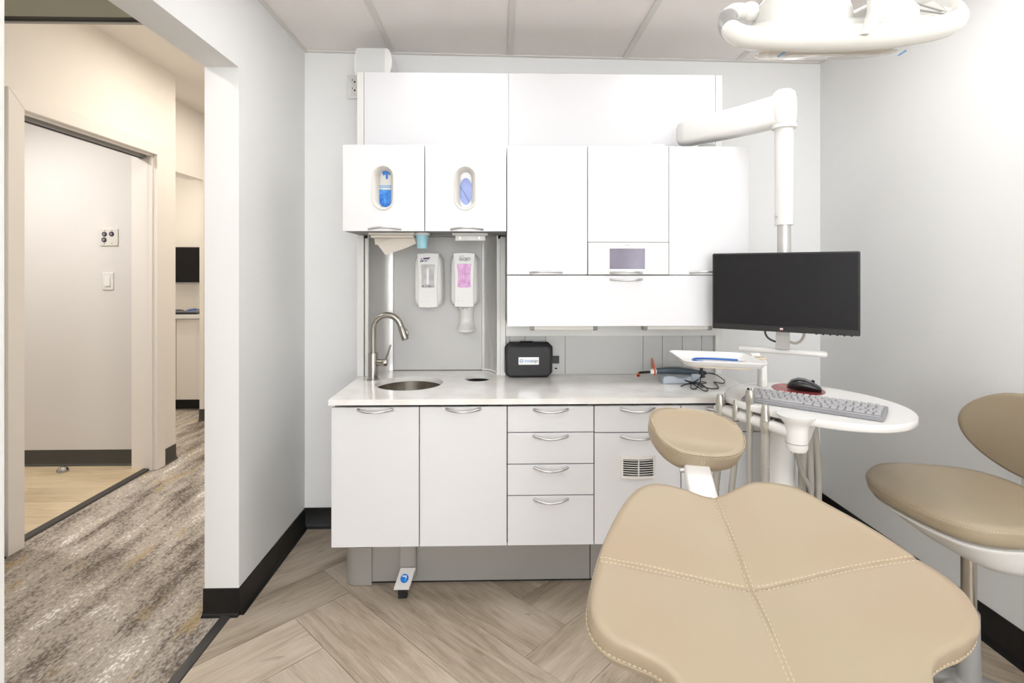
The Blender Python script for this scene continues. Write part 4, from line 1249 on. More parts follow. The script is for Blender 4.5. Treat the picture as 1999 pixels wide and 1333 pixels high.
sec = [(0.030, 1.16), (0.034, 1.16), (0.030, 1.066), (0.024, 1.042), (0.014, 1.018), (0.010, 1.018), (0.019, 1.043), (0.026, 1.067)]
part('bracket', MB().loft([[ml(-0.022, y, z) for y, z in sec], [ml(0.026, y, z) for y, z in sec]]), KICK, t, bevel=0.001)
part('bracket_mount', MB().loft([[ml(x, y, z) for x, y in ((-0.03, 0.030), (0.03, 0.030), (0.03, 0.065), (-0.03, 0.065))] for z in (1.13, 1.29)]), KICK, t)
b0, b1 = ml(-0.163, 0.045, 1.006), ml(0.150, 0.045, 1.006)
bd = (b1 - b0).normalized()
hb_ = part('handle_bar', MB().tube([b0, b0 + bd * 0.004, b0 + bd * 0.008, b1 - bd * 0.008, b1 - bd * 0.004, b1], [0.006, 0.010, 0.0118, 0.0118, 0.010, 0.006], 24), WPAINT, t, smooth=50)
part('handle_stem', MB().loft([[ml(x, y, z) for x, y in ((-0.018, 0.012), (0.022, 0.012), (0.022, 0.050), (-0.018, 0.050))] for z in (1.0175, 1.0205)]), KICK, t)

t = thing('monitor', 'black flat-screen monitor on the white pole over the worktop', 'monitor', (mx_, my_, 1.085), MR)
hw, zb, zt_ = 0.2515, 0.0, 0.304
part('housing', MB().loft([[(a, y, b) for a, b in rrect(-hw * s, hw * s, zb + o, zt_ - o, 0.006, 4)] for s, y, o in ((1, 0.0, 0), (1, 0.012, 0), (0.93, 0.030, 0.02))]), BLACKP, t, bevel=0.0015, world=False)
part('screen', MB().box(-hw + 0.006, hw - 0.006, -0.0012, 0.0005, zb + 0.024, zt_ - 0.006), SCREEN, t, world=False)
ch = part('lower_bezel', MB().box(-hw + 0.001, hw - 0.001, -0.003, 0.0, zb + 0.001, zb + 0.0225), GLOSSB, t, bevel=0.001, world=False)
lm = MB()
for dx in (-0.0036, 0.0, 0.0036):
    lm.prism([(dx - 0.0016, zb + 0.010), (dx + 0.0016, zb + 0.010), (dx + 0.0013, zb + 0.0145), (dx, zb + 0.0165), (dx - 0.0013, zb + 0.0145)], FRONT, -0.0030, -0.0036)
part('bird_emblem', lm, WPRINT, ch, world=False, kind='stuff')
part('emblem_bar', MB().box(-0.006, 0.006, -0.0035, -0.003, zb + 0.0075, zb + 0.0095), REDP, ch, world=False)
for k in range(6):
    part('button', MB().box(0.112 + k * 0.022, 0.118 + k * 0.022, 0.002, 0.008, zb - 0.003, zb + 0.001), BLACKP, t, world=False)
part('cable', MB().tube(catmull([(-0.058, 0.022, zb + 0.03), (-0.060, 0.024, zb - 0.006), (-0.048, 0.028, zb - 0.030), (-0.022, 0.032, zb - 0.042), (0.0, 0.034, zb - 0.040)], 5), 0.0038, 10), BLACKP, t, smooth=60, world=False)
part('cable', MB().tube(catmull([(0.075, 0.022, zb + 0.03), (0.074, 0.026, zb - 0.010), (0.062, 0.030, zb - 0.034), (0.042, 0.034, zb - 0.044), (0.018, 0.036, zb - 0.036)], 5), 0.0050, 10), HOSE, t, smooth=60, world=False)

# delivery unit
WT_OUT = [(0.800, 1.805), (0.806, 1.875), (0.862, 1.968), (0.935, 2.024), (1.030, 2.052), (1.130, 2.050), (1.213, 1.996), (1.277, 1.894), (1.312, 1.785), (1.312, 1.675), (1.272, 1.572), (1.195, 1.500), (1.105, 1.474), (1.020, 1.490), (0.950, 1.534), (0.895, 1.600), (0.848, 1.675), (0.812, 1.745)]
out = [(v.x, v.y) for v in catmull([(a, b, 0) for a, b in WT_OUT], 5, closed=True)]
cxw, cyw = 1.06, 1.76
sc_ = lambda s: [(cxw + (a - cxw) * s, cyw + (b - cyw) * s) for a, b in out]
DZT = 0.88
t = thing('delivery_unit', 'white dental delivery unit with an oval worktop on a round column', 'delivery unit', (0.99, 1.84, 0))
part('oval_top', MB().loft([[(a, b, DZT - 0.024) for a, b in sc_(0.985)], [(a, b, DZT - 0.020) for a, b in sc_(0.998)], [(a, b, DZT - 0.004) for a, b in sc_(1.0)], [(a, b, DZT) for a, b in sc_(0.992)]]), WPLAS, t, smooth=50)
part('under_frame', MB().prism([(0.86, 1.80), (0.93, 1.64), (1.05, 1.66), (1.08, 1.80), (1.0, 1.90)], FLAT, DZT - 0.055, DZT - 0.0245), GPLAS, t, bevel=0.006)
co = part('column', MB().lathe((0.992, 1.84, 0), [(0.13, 0.0), (0.13, 0.018), (0.115, 0.026), (0.048, 0.032), (0.046, 0.04), (0.046, 0.764), (0.047, 0.765), (0.047, 0.770), (0.046, 0.771), (0.046, 0.826)], 48), WPAINT, t, smooth=30)
part('lock', MB().cyl((0.992 + 0.012, 1.840 - 0.0445, 0.700), (0.992 + 0.0125, 1.840 - 0.0475, 0.700), 0.006, n=18).cyl((0.992 + 0.012, 1.840 - 0.0445, 0.714), (0.992 + 0.0125, 1.840 - 0.0475, 0.714), 0.006, n=18), CHROME, co, smooth=40, kind='stuff')
h0, h1 = Vector((0.782, 1.885, 0.826)), Vector((0.892, 1.588, 0.826))
hd = (h1 - h0).normalized()
part('holder_bar', MB().tube([h0, h0 + hd * 0.004, h0 + hd * 0.012, h1], [0.008, 0.015, 0.0185, 0.0185], 24), WPLAS, t, smooth=50)
ccx, ccy = 0.905, 1.585
hn = part('handle', MB().lathe((ccx, ccy, 0), [(0.012, 0.768), (0.026, 0.772), (0.031, 0.782), (0.0315, 0.838), (0.033, 0.850), (0.042, 0.862), (0.054, 0.878), (0.055, 0.882), (0.044, 0.884), (0.004, 0.884)], 40), WPLAS, t, smooth=40)
part('handle_joint', MB().lathe((ccx, ccy, 0), [(0.0317, 0.796), (0.0322, 0.797), (0.0317, 0.798)], 40, False, False), GPLAS, hn)
part('strut', MB().loft([[(ccx + 0.020, ccy + 0.02, 0.775), (ccx + 0.035, ccy + 0.005, 0.775), (ccx + 0.035, ccy + 0.005, 0.85), (ccx + 0.020, ccy + 0.02, 0.85)], [(1.005, 1.70, 0.838), (1.03, 1.68, 0.838), (1.03, 1.68, 0.8555), (1.005, 1.70, 0.8555)]]), WPLAS, t, bevel=0.003)
part('latch', MB().box(0.868, 0.884, 1.655, 1.668, 0.835, 0.850), NICKEL, t, bevel=0.002)
for k, (dx, r) in enumerate(((0.0, 0.0115), (-0.028, 0.0125), (-0.055, 0.0125))):
    pth = catmull([(1.048 + dx * 0.4, 1.745 - dx * 0.2, 0.845), (1.062 + dx * 0.7, 1.752, 0.77), (1.090 + dx, 1.78, 0.62), (1.098 + dx, 1.80, 0.45), (1.082 + dx, 1.82, 0.24), (1.045 + dx * 0.6, 1.835, 0.032)], 8)
    part('hose', MB().tube(pth, r, 14), HOSE, t, smooth=60)
part('hose', MB().tube(catmull([(0.908, 1.588, 0.772), (0.935, 1.63, 0.73), (0.99, 1.70, 0.655), (1.045, 1.745, 0.575), (1.07, 1.80, 0.45), (1.05, 1.84, 0.20), (1.02, 1.85, 0.031)], 7), 0.0075, 12), HOSE, t, smooth=60)


# instruments hanging in the holder bar
def handpiece(fr, label, kind):
    c = h0 + (h1 - h0) * fr
    sdv = Vector((-hd.y, hd.x, 0))
    if sdv.x > 0: sdv = -sdv            # outwards, to the chair side
    c = c + sdv * 0.012
    t = thing('handpiece', label, 'handpiece', (c.x, c.y, 0.80), group='dental instruments hanging on the holder bar')
    up = lambda dz, o=0.0: (c.x + sdv.x * o, c.y + sdv.y * o, 0.826 + dz)
    if kind == 0:      # suction valve, wide
        part('valve_body', MB().tube([up(-0.022), up(-0.012), up(0.010), up(0.034), up(0.050), up(0.056)], [0.0125, 0.0135, 0.0150, 0.0140, 0.0105, 0.0085], 22), PALEM, t, smooth=50)
        rr = 0.0125
        part('lever', MB().tube([up(0.02, -0.014), up(0.03, -0.024), up(0.026, -0.030)], 0.004, 10), PALEM, t, smooth=50)
    elif kind == 1:    # saliva ejector, slim
        part('valve_body', MB().tube([up(-0.012), up(0.006), up(0.026), up(0.046), up(0.052)], [0.0095, 0.0115, 0.0110, 0.0085, 0.0065], 20), PALEM, t, smooth=50)
        part('swivel', MB().tube([up(-0.016), up(-0.010)], [0.0105, 0.0105], 18), PALEM, t, smooth=40)
        rr = 0.0105
    elif kind == 2:    # air-water syringe with forked head
        part('syringe_body', MB().tube([up(-0.045), up(-0.030), up(0.0), up(0.045), up(0.056), up(0.064)], [0.0095, 0.0110, 0.0105, 0.0110, 0.0120, 0.0140], 20), PALEM, t, smooth=50)
        hx = part('syringe_head', MB().tube([up(0.060), up(0.070), up(0.092), up(0.100)], [0.0145, 0.0165, 0.0160, 0.0120], 16, flat=0.75), PALEM, t, smooth=50)
        part('nozzle_port', MB().tube([up(0.098, 0.006), up(0.106, 0.007)], [0.0035, 0.0030], 10), RUBBER, hx, smooth=40)
        part('fork', MB().tube([up(0.092, -0.010), up(0.106, -0.013)], [0.0050, 0.0035], 10), PALEM, hx, smooth=40)
        rr = 0.0085
    else:              # high-volume evacuator
        part('valve_body', MB().tube([up(-0.026), up(-0.018), up(0.0), up(0.018), up(0.046), up(0.062), up(0.066)], [0.0130, 0.0155, 0.0165, 0.0150, 0.0120, 0.0100, 0.0085], 22), PALEM, t, smooth=50)
        fd = Vector((c.x, c.y, 0)).normalized() * -1
        kc = Vector(up(0.006)) + fd * 0.0135
        part('valve_knob', MB().tube([kc, kc + fd * 0.005], [0.0105, 0.0095], 20), PALEM, t, smooth=40)
        part('clip', MB().tube([up(0.010, -0.012), up(0.004, -0.022), up(-0.004, -0.022)], 0.0025, 8), CHROME, t, smooth=50)
        rr = 0.0130
    b = Vector(up(-0.02))
    pth = catmull([b, b + Vector((0.000, 0.002, -0.10)), b + Vector((0.006 - 0.02 * (kind < 2), 0.01, -0.28)), b + Vector((0.02 - 0.03 * (kind < 2), 0.03, -0.48)), Vector((0.90, 1.80, 0.14)) + Vector((0.01, 0.012, 0)) * kind, Vector((0.945, 1.815, 0.05)) + Vector((0.01, 0.002, 0)) * kind], 10)
    ho = part('hose', MB().tube(pth, rr, 16), HOSE, t, smooth=60)
    if kind in (0, 3):
        for k in range(2, 30):
            p, q = pth[k], pth[k + 1]
            part('hose_rib', MB().tube([p, p + (q - p).normalized() * 0.0022], rr + 0.0009, 14), HOSE, ho, smooth=40)


handpiece(0.10, 'wide suction handpiece at the far end of the holder bar', 0)
handpiece(0.33, 'slim suction handpiece second from the far end of the holder', 1)
handpiece(0.52, 'silver air-water syringe with forked head in the holder bar', 2)
handpiece(0.72, 'wide evacuator handpiece with ribbed hose beside the white handle', 3)

# instrument tray on its post
pxp, pyp = 1.000, 1.985
t = thing('instrument_tray', 'shallow white instrument tray on a short post over the oval top', 'tray', (pxp, pyp, DZT))
TQ = [(0.656, 2.032), (0.635, 1.788), (0.892, 1.722), (0.914, 1.962)]
tc_ = Vector((0.774, 1.876, 0))


def tray_ring(s, z, r=0.03):
    P = [Vector((a, b, 0)) for a, b in TQ]
    P = [tc_ + (p - tc_) * s for p in P]
    pts = []
    for i in range(4):
        a, b, c = P[i - 1], P[i], P[(i + 1) % 4]
        u = (a - b).normalized(); w = (c - b).normalized()
        s0 = b + u * r; s1 = b + w * r
        for k in range(6):
            q = k / 5
            pts.append(s0 * (1 - q) ** 2 + b * 2 * q * (1 - q) + s1 * q ** 2)
    return [(p.x, p.y, z) for p in pts]


part('dish', MB().loft([tray_ring(0.86, 0.9905), tray_ring(0.92, 0.992), tray_ring(0.98, 1.005), tray_ring(1.01, 1.008), tray_ring(1.02, 1.0105), tray_ring(1.00, 1.012), tray_ring(0.95, 1.009), tray_ring(0.90, 0.997), tray_ring(0.84, 0.995)]), WPLAS, t, smooth=50)
part('support_plate', MB().loft([tray_ring(0.80, 0.985, 0.04), tray_ring(0.80, 0.9902, 0.04)]).box(0.88, 1.01, 1.965, 2.005, 0.9835, 0.9900), LAMPR, t, bevel=0.001)
part('post', MB().loft([[(pxp + a * 0.5 * s, pyp + b * s, z) for a, b in rrect(-0.026, 0.026, -0.020, 0.020, 0.010)] for s, z in ((1.0, DZT + 0.0004), (0.92, 0.95), (0.92, 0.9835))]), WPAINT, t, smooth=40)
part('corner_pad', MB().tube([(0.955, 1.985, 0.998), (0.990, 1.99, 0.998)], [0.008, 0.008], 14), WPAINT, t, smooth=40)
part('ball_joint', MB().ball((0.752, 1.95, 0.968), 0.018, 20, 12, (1, 1, 0.75)).tube([(0.752, 1.95, 0.960), (0.755, 1.95, 0.938), (0.759, 1.95, 0.922)], [0.0055, 0.005, 0.009], 12).tube([(0.752, 1.95, 0.972), (0.752, 1.95, 0.9849)], [0.017, 0.017], 18), BLACKP, t, smooth=50)
t = thing('blue_probe', 'bent blue plastic probe with a silver tip lying in the tray', 'dental tool', (0.82, 1.90, 0.997))
bp_ = catmull([(0.715, 1.835, 1.0), (0.698, 1.845, 1.0), (0.692, 1.872, 1.0), (0.708, 1.896, 1.0005), (0.75, 1.900, 1.0005), (0.80, 1.885, 1.0005), (0.850, 1.862, 1.0005)], 6)
part('shaft', MB().tube(bp_, 0.0036, 10), BLUEP, t, smooth=60)
part('tip', MB().tube([bp_[-1], bp_[-1] + Vector((0.012, -0.006, 0.0)), bp_[-1] + Vector((0.024, -0.014, 0.001))], [0.003, 0.0035, 0.001], 10), CHROME, t, smooth=60)

# keyboard, mouse mat, mouse
KA = Vector((0.912, 1.876, 0)); KB_ = Vector((1.199, 1.623, 0))
kang = math.atan2(KB_.y - KA.y, KB_.x - KA.x)
KL, KD = 0.395, 0.142
t = thing('keyboard', 'slim grey computer keyboard on the oval top', 'keyboard', (1.010, 1.684, DZT), kang)
part('case', MB().prism([(-KD / 2, 0.0004), (KD / 2, 0.0004), (KD / 2, 0.019), (KD / 2 - 0.01, 0.021), (-KD / 2 + 0.022, 0.0125), (-KD / 2, 0.009)], lambda a, b, d: (d, a, b), -KL / 2, KL / 2), KEYB, t, bevel=0.003, seg=3, world=False)
part('palm_ridge', MB().box(-KL / 2 + 0.01, KL / 2 - 0.01, -KD / 2 + 0.013, -KD / 2 + 0.017, 0.010, 0.0125), KEYT, t, bevel=0.001, world=False)
KEYMESH = {}


def key(x0, x1, row):
    w = x1 - x0
    if round(w, 4) not in KEYMESH:
        s = 0.0015
        mbk = MB().loft([[(a, b, 0) for a, b in rrect(-w / 2 + s, w / 2 - s, -0.0078, 0.0078, 0.002, 2)], [(a, b, 0.0042) for a, b in rrect(-w / 2 + s + 0.001, w / 2 - s - 0.001, -0.0066, 0.0066, 0.002, 2)]])
        me = mesh_of('key', mbk); me.materials.append(KEYT)
        KEYMESH[round(w, 4)] = me
    o = link('key', KEYMESH[round(w, 4)], None, t)
    y = -KD / 2 + 0.033 + row * 0.0182
    o.location = ((x0 + x1) / 2, y, 0.0138 + (y + KD / 2 - 0.022) * 0.0085 / (KD - 0.032) - 0.0008)
    o.rotation_euler = (0.077, 0, 0)


ku = (KL - 0.016) / 19.5
kx = lambda u: -KL / 2 + 0.008 + u * ku
rows = [[1.25, 1.25, 1.25, 5.25, 1.25, 1.25, 1.25, 1, 1, 1, 1.75, 1, 1],
        [2.25] + [1] * 10 + [1.5, 1, 1, 1, 1, 1, 0.75],
        [1.75] + [1] * 11 + [1.5, 1, 1, 1, 1, 1.25],
        [1.5] + [1] * 12 + [1, 1, 1, 1, 1, 1],
        [1] * 13 + [1.5, 1, 1, 1, 1, 1],
        [1] * 19]
for ri, row in enumerate(rows):
    u = 0.0
    for w in row:
        key(kx(u), kx(u + w), ri)
        u += w
mp = Vector((1.103, 1.925, 0))
t = single('mouse_mat', MB().loft([[(mp.x + 0.086 * s * math.cos(a), mp.y + 0.095 * s * math.sin(a), z) for a in [2 * PI * k / 48 for k in range(48)]] for s, z in ((0.99, DZT + 0.0004), (1.0, DZT + 0.0015), (0.99, DZT + 0.0026))]), RED, 'round red mouse mat on the oval top', 'mouse mat', smooth=40)
t = thing('mouse', 'black computer mouse with grey top on the red mat', 'mouse', (1.115, 1.905, DZT + 0.0027), math.radians(-30))
rings = []
for u, w, h, hb2 in ((-1.0, 0.012, 0.010, 0.004), (-0.92, 0.024, 0.022, 0.003), (-0.7, 0.033, 0.035, 0.002), (-0.35, 0.036, 0.042, 0.0005), (0.0, 0.035, 0.041, 0.0005), (0.35, 0.033, 0.034, 0.0005), (0.7, 0.031, 0.025, 0.001), (0.92, 0.027, 0.017, 0.002), (1.0, 0.018, 0.010, 0.004)):
    r_ = []
    for k in range(20):
        a = 2 * PI * k / 20
        ca, sa = math.cos(a), math.sin(a)
        r_.append((0.056 * u, w * math.copysign(abs(ca) ** 0.75, ca), hb2 + (h - hb2) * (0.5 + 0.5 * math.copysign(abs(sa) ** 0.8, sa))))
    rings.append(r_)
part('shell', MB().loft(rings), MOUSE, t, smooth=60, world=False)
tp = MB()
rr_ = []
for u, w, h in ((-0.80, 0.014, 0.0325), (-0.35, 0.020, 0.0432), (0.0, 0.020, 0.0425), (0.35, 0.019, 0.0355), (0.75, 0.016, 0.0240), (0.93, 0.010, 0.0170)):
    rr_.append([(0.056 * u, -w, h - 0.003), (0.056 * u, -w * 0.5, h), (0.056 * u, w * 0.5, h), (0.056 * u, w, h - 0.003)])
part('top_shell', MB().loft(rr_), MOUSEG, t, smooth=60, world=False)
part('wheel', MB().tube([(0.028, -0.004, 0.0335), (0.028, 0.004, 0.0335)], 0.006, 16), RUBBER, t, smooth=40, world=False)


# ------------------------------------------------------------------ upholstered pads
def pad(outline, thick, to_world, disp=None, crown=0.01, rim=0.045, nring=34, cen=(0, 0)):
    """cushion from a closed 2D outline (a across, b along), returns MB and a function that finds the top surface"""
    prof = [(0.30, -thick), (0.80, -thick), (0.90, -thick * 0.97), (0.955, -thick * 0.86), (0.985, -thick * 0.68), (0.998, -thick * 0.48), (1.0, -thick * 0.36), (0.996, -thick * 0.22), (0.988, -thick * 0.11), (0.975, -thick * 0.03), (1 - rim, 0.0)]
    for k in range(1, nring):
        s = (1 - rim) * (1 - k / nring)
        prof.append((s, crown * (1 - (s / (1 - rim)) ** 2)))
    prof.append((0.004, crown))
    mb = MB()
    rings = []
    for s, z in prof:
        r = []
        for a, b in outline:
            x = cen[0] + (a - cen[0]) * s
            y = cen[1] + (b - cen[1]) * s
            zz = z
            if disp:
                zz += disp(x, y) * (1.0 if z > -thick * 0.05 else max(0.0, 1 + z / thick * 1.0))
            r.append(to_world(x, y, zz))
        rings.append(r)
    mb.loft(rings)
    tris = []
    tree = BVHTree.FromPolygons([Vector(v) for v in mb.v], mb.f)

    def top(x, y):
        o = Vector(to_world(x, y, 0.3)); e = Vector(to_world(x, y, -0.3))
        h = tree.ray_cast(o, (e - o).normalized())
        return h[0], h[1]
    return mb, top, tree


def stitch_row(mb, pts, normal_of, step=0.0080, length=0.0052, w=0.0009):
    """short raised stitches along a polyline of surface points"""
    acc = 0.0
    P = [p for p in pts if p is not None]
    for a, b in zip(P, P[1:]):
        seg = (b - a).length
        if seg < 1e-6: continue
        d = (b - a) / seg
        pos = -acc
        while pos + step <= seg:
            pos += step
            c = a + d * pos
            n = normal_of
            s = d.cross(n).normalized() * w
            u = n * 0.0011
            e0, e1 = c - d * length / 2, c + d * length / 2
            mb.loft([[e0 - s - u * 0.4, e0 + s - u * 0.4, e0 + s * 0.6 + u * 0.5, e0 - s * 0.6 + u * 0.5], [c - s - u * 0.4, c + s - u * 0.4, c + s * 0.8 + u, c - s * 0.8 + u], [e1 - s - u * 0.4, e1 + s - u * 0.4, e1 + s * 0.6 + u * 0.5, e1 - s * 0.6 + u * 0.5]])
        acc = seg - pos
    return mb


# ------------------------------------------------------------------ dental chair
AL, PH = math.radians(25), math.radians(2)
Av = Vector((math.sin(PH) * math.cos(AL), math.cos(PH) * math.cos(AL), math.sin(AL)))
Bv = Vector((math.cos(PH), -math.sin(PH), 0))
Nv = Bv.cross(Av).normalized()
CO = Vector((0.445, 1.081, 0.860))
SCL = 0.885


def chair_w(b, a, n):
    return CO + Bv * b + Av * a + Nv * n


Lh = [(-0.03, 0.004), (-0.075, 0.020), (-0.118, 0.030), (-0.152, 0.026), (-0.185, 0.008), (-0.223, -0.036), (-0.260, -0.096), (-0.296, -0.166), (-0.321, -0.238), (-0.331, -0.283), (-0.325, -0.317), (-0.300, -0.342), (-0.262, -0.357), (-0.226, -0.371), (-0.203, -0.392), (-0.196, -0.43), (-0.196, -0.50), (-0.197, -0.58), (-0.19, -0.66), (-0.17, -0.70)]
Rh = [(0.03, 0.010), (0.070, 0.026), (0.108, 0.038), (0.150, 0.033), (0.196, 0.014), (0.238, -0.034), (0.285, -0.094), (0.331, -0.158), (0.365, -0.208), (0.380, -0.250), (0.379, -0.284), (0.368, -0.310), (0.344, -0.331), (0.312, -0.346), (0.280, -0.355), (0.250, -0.369), (0.232, -0.392), (0.222, -0.43), (0.220, -0.50), (0.220, -0.58), (0.214, -0.66), (0.195, -0.70)]
half = Lh + [(0.01, -0.71)] + Rh[::-1]
out = [(v.x, v.y) for v in catmull([(a * SCL, b * SCL, 0) for a, b in half + [(0.0, 0.002)]], 7, closed=True)]
seam_a = lambda b: -0.195 + 0.034 * (1 - math.exp(-(b / 0.15) ** 2))


def back_disp(b, a):
    dv_ = abs(b - 0.0); dh = abs(a - seam_a(b))
    h = 0.0
    h += 0.007 * (1 - math.exp(-(dv_ / 0.040) ** 2)) * (1 - 0.0)
    h += 0.007 * (1 - math.exp(-(dh / 0.040) ** 2))
    h -= 0.0035 * math.exp(-(dv_ / 0.0035) ** 2) + 0.0035 * math.exp(-(dh / 0.0035) ** 2)
    lo = min(1.0, max(0.0, (-a - 0.26) / 0.16)); lo = lo * lo * (3 - 2 * lo)
    h += 0.030 * (min(abs(b), 0.29) / 0.29) ** 2 * (1 - 0.45 * lo)
    return h - 0.014


t = thing('dental_chair', 'tan vinyl dental chair with reclined backrest and headrest', 'dental chair', (0.44, 0.35, 0))
mbk, top, tree = pad(out, 0.060, chair_w, back_disp, crown=0.0, rim=0.06, nring=70, cen=(0.0, -0.20))
bk = part('backrest', mbk, LEATH, t, smooth=75)
st = MB()
for off in (-0.0042, 0.0042):
    stitch_row(st, [top(off, -0.005 - 0.006 * k)[0] for k in range(95)], Nv)
    for sgn in (-1, 1):
        stitch_row(st, [top(sgn * 0.006 * k, seam_a(sgn * 0.006 * k) + off)[0] for k in range(1, 51)], Nv)
part('stitching', st, STITCH, bk, kind='stuff', label='pale double-row stitching')


def rim_line(s, dn, s_edge=None):
    return [chair_w(0 + a * s, -0.20 + (b + 0.20) * s, dn + back_disp(a, b) * 0.5) for a, b in out] + [chair_w(out[0][0] * s, -0.20 + (out[0][1] + 0.20) * s, dn + back_disp(*out[0]) * 0.5)]


part('edge_piping', MB().tube(rim_line(0.9985, -0.0300), 0.0022, 8), LEATH, bk, smooth=60)
st = MB()
stitch_row(st, rim_line(1.0025, -0.0245), Nv)
part('edge_stitching', st, STITCH, bk, kind='stuff')
# seat cushion, pedestal and headrest post
sw = lambda b, a, n: Vector((0.425, 0.0, 0.55)) + Vector((1, 0, 0)) * b + Vector((0, 1, 0)) * a + Vector((0, 0, 1)) * n
so = [(0.24 * math.copysign(abs(math.cos(2 * PI * k / 80)) ** 0.45, math.cos(2 * PI * k / 80)), 0.0 + 0.42 * math.copysign(abs(math.sin(2 * PI * k / 80)) ** 0.45, math.sin(2 * PI * k / 80))) for k in range(80)]
mbs, _, _ = pad(so, 0.07, sw, None, 0.012, 0.05, 12)
part('seat_cushion', mbs, LEATH, t, smooth=70)
part('seat_pan', MB().box(0.25, 0.60, -0.36, 0.46, 0.43, 0.479), WPLAS, t, bevel=0.02, seg=3)
part('back_support', MB().loft([[chair_w(-0.09, -0.10, -0.066), chair_w(0.10, -0.10, -0.066), chair_w(0.10, -0.10, -0.085), chair_w(-0.09, -0.10, -0.085)], [chair_w(-0.10, -0.60, -0.066), chair_w(0.11, -0.60, -0.066), chair_w(0.11, -0.60, -0.11), chair_w(-0.10, -0.60, -0.11)]]), WPLAS, t, bevel=0.006)
part('lift_column', MB().prism(rrect(0.30, 0.55, -0.15, 0.35, 0.05), FLAT, 0.08, 0.43), WPLAS, t, smooth=40)
part('base_plate', MB().prism(rrect(0.20, 0.66, -0.35, 0.60, 0.12), FLAT, 0.0, 0.08), WPLAS, t, bevel=0.012, seg=3)
HC = Vector((0.476, 1.262, 0.932))
# headrest: dished pad turned slightly clockwise
HA, HT = math.radians(32), math.radians(-9)
Ah = Vector((0.0, math.cos(HA), math.sin(HA))); Bh = Vector((1, 0, 0)); Nh = Bh.cross(Ah).normalized()
Bq = (Bh * math.cos(HT) + Ah * math.sin(HT)); Aq = (Ah * math.cos(HT) - Bh * math.sin(HT))
head_w = lambda b, a, n: HC + Bq * b + Aq * a + Nh * n
hp = [(0.0, -0.070), (-0.045, -0.066), (-0.080, -0.040), (-0.103, 0.002), (-0.108, 0.034), (-0.094, 0.060), (-0.055, 0.072), (0.0, 0.074), (0.055, 0.070), (0.094, 0.050), (0.112, 0.012), (0.108, -0.024), (0.085, -0.052), (0.045, -0.066)]
ho = [(v.x, v.y) for v in catmull([(a, b, 0) for a, b in hp], 8, closed=True)]


def head_disp(b, a):
    q = min(1.0, (b / 0.105) ** 2 + (a / 0.070) ** 2)
    return -0.012 * (1 - q) - 0.004 * math.exp(-((a + 0.02) / 0.03) ** 2)


mbh, htop, _ = pad(ho, 0.066, head_w, head_disp, 0.0, 0.14, 30)
hr = part('headrest', mbh, LEATH, t, smooth=70)
st = MB()


def hline(s, dn):
    L_ = [head_w(a * s, b * s, dn) for a, b in ho]
    return L_ + [L_[0]]


stitch_row(st, hline(0.985, -0.002), Nh, 0.006, 0.004, 0.0008)
stitch_row(st, hline(1.002, -0.0115), Nh, 0.006, 0.004, 0.0008)
for off in (-0.003, 0.003):
    stitch_row(st, [head_w(off + 0.008, -0.0665 * q - 0.0, n_) for q, n_ in ((1.055, -0.014), (1.06, -0.024), (1.055, -0.034), (1.03, -0.044))], Nh, 0.006, 0.004, 0.0008)
part('headrest_stitching', st, STITCH, hr, kind='stuff')
part('headrest_piping', MB().tube(hline(0.998, -0.0075), 0.0016, 8), LEATH, hr, smooth=60)
hps = MB()
p0_ = chair_w(-0.018, -0.05, -0.045); p1_ = head_w(0.002, -0.012, -0.066)
for s_, e_ in ((p0_, p1_),):
    rings = []
    for k in range(6):
        q = k / 5
        c = s_.lerp(e_, q)
        w = 0.031 - 0.002 * q
        rings.append([c + Bv * a + Nv * n for a, n in rrect(-w, w, -0.012, 0.012, 0.006, 3)])
    hps.loft(rings)
part('headrest_bracket', hps, WPLAS, t, smooth=45)
part('release_button', MB().tube([p0_.lerp(p1_, 0.75) + Bv * -0.040, p0_.lerp(p1_, 0.75) + Bv * -0.028], [0.006, 0.006], 14), SILV, t, smooth=40)

# ------------------------------------------------------------------ operator stool
SXc, SYc, SZ = 1.385, 1.525, 0.655
t = thing('operator_stool', 'tan vinyl operator stool with white seat shell by the right wall', 'stool', (SXc, SYc, 0))
sp_ = [(1.188, 1.660), (1.232, 1.742), (1.315, 1.788), (1.405, 1.790), (1.495, 1.762), (1.560, 1.700), (1.585, 1.610), (1.580, 1.500), (1.545, 1.405), (1.470, 1.340), (1.380, 1.312), (1.290, 1.318), (1.225, 1.360), (1.195, 1.440), (1.182, 1.550)]
so = [(v.x - 1.385, v.y - 1.55) for v in catmull([(a, b, 0) for a, b in sp_], 7, closed=True)]
stw = lambda b, a, n: Vector((1.385 + b, 1.55 + a, SZ + n))


def seat_disp(b, a):
    q = (b / 0.2) ** 2 + (a / 0.24) ** 2
    return 0.006 - 0.010 * math.exp(-q * 2.0) - 0.014 * max(0.0, (-b - 0.06) / 0.14) ** 2 + 0.012 * max(0.0, (b - 0.05) / 0.15) ** 2


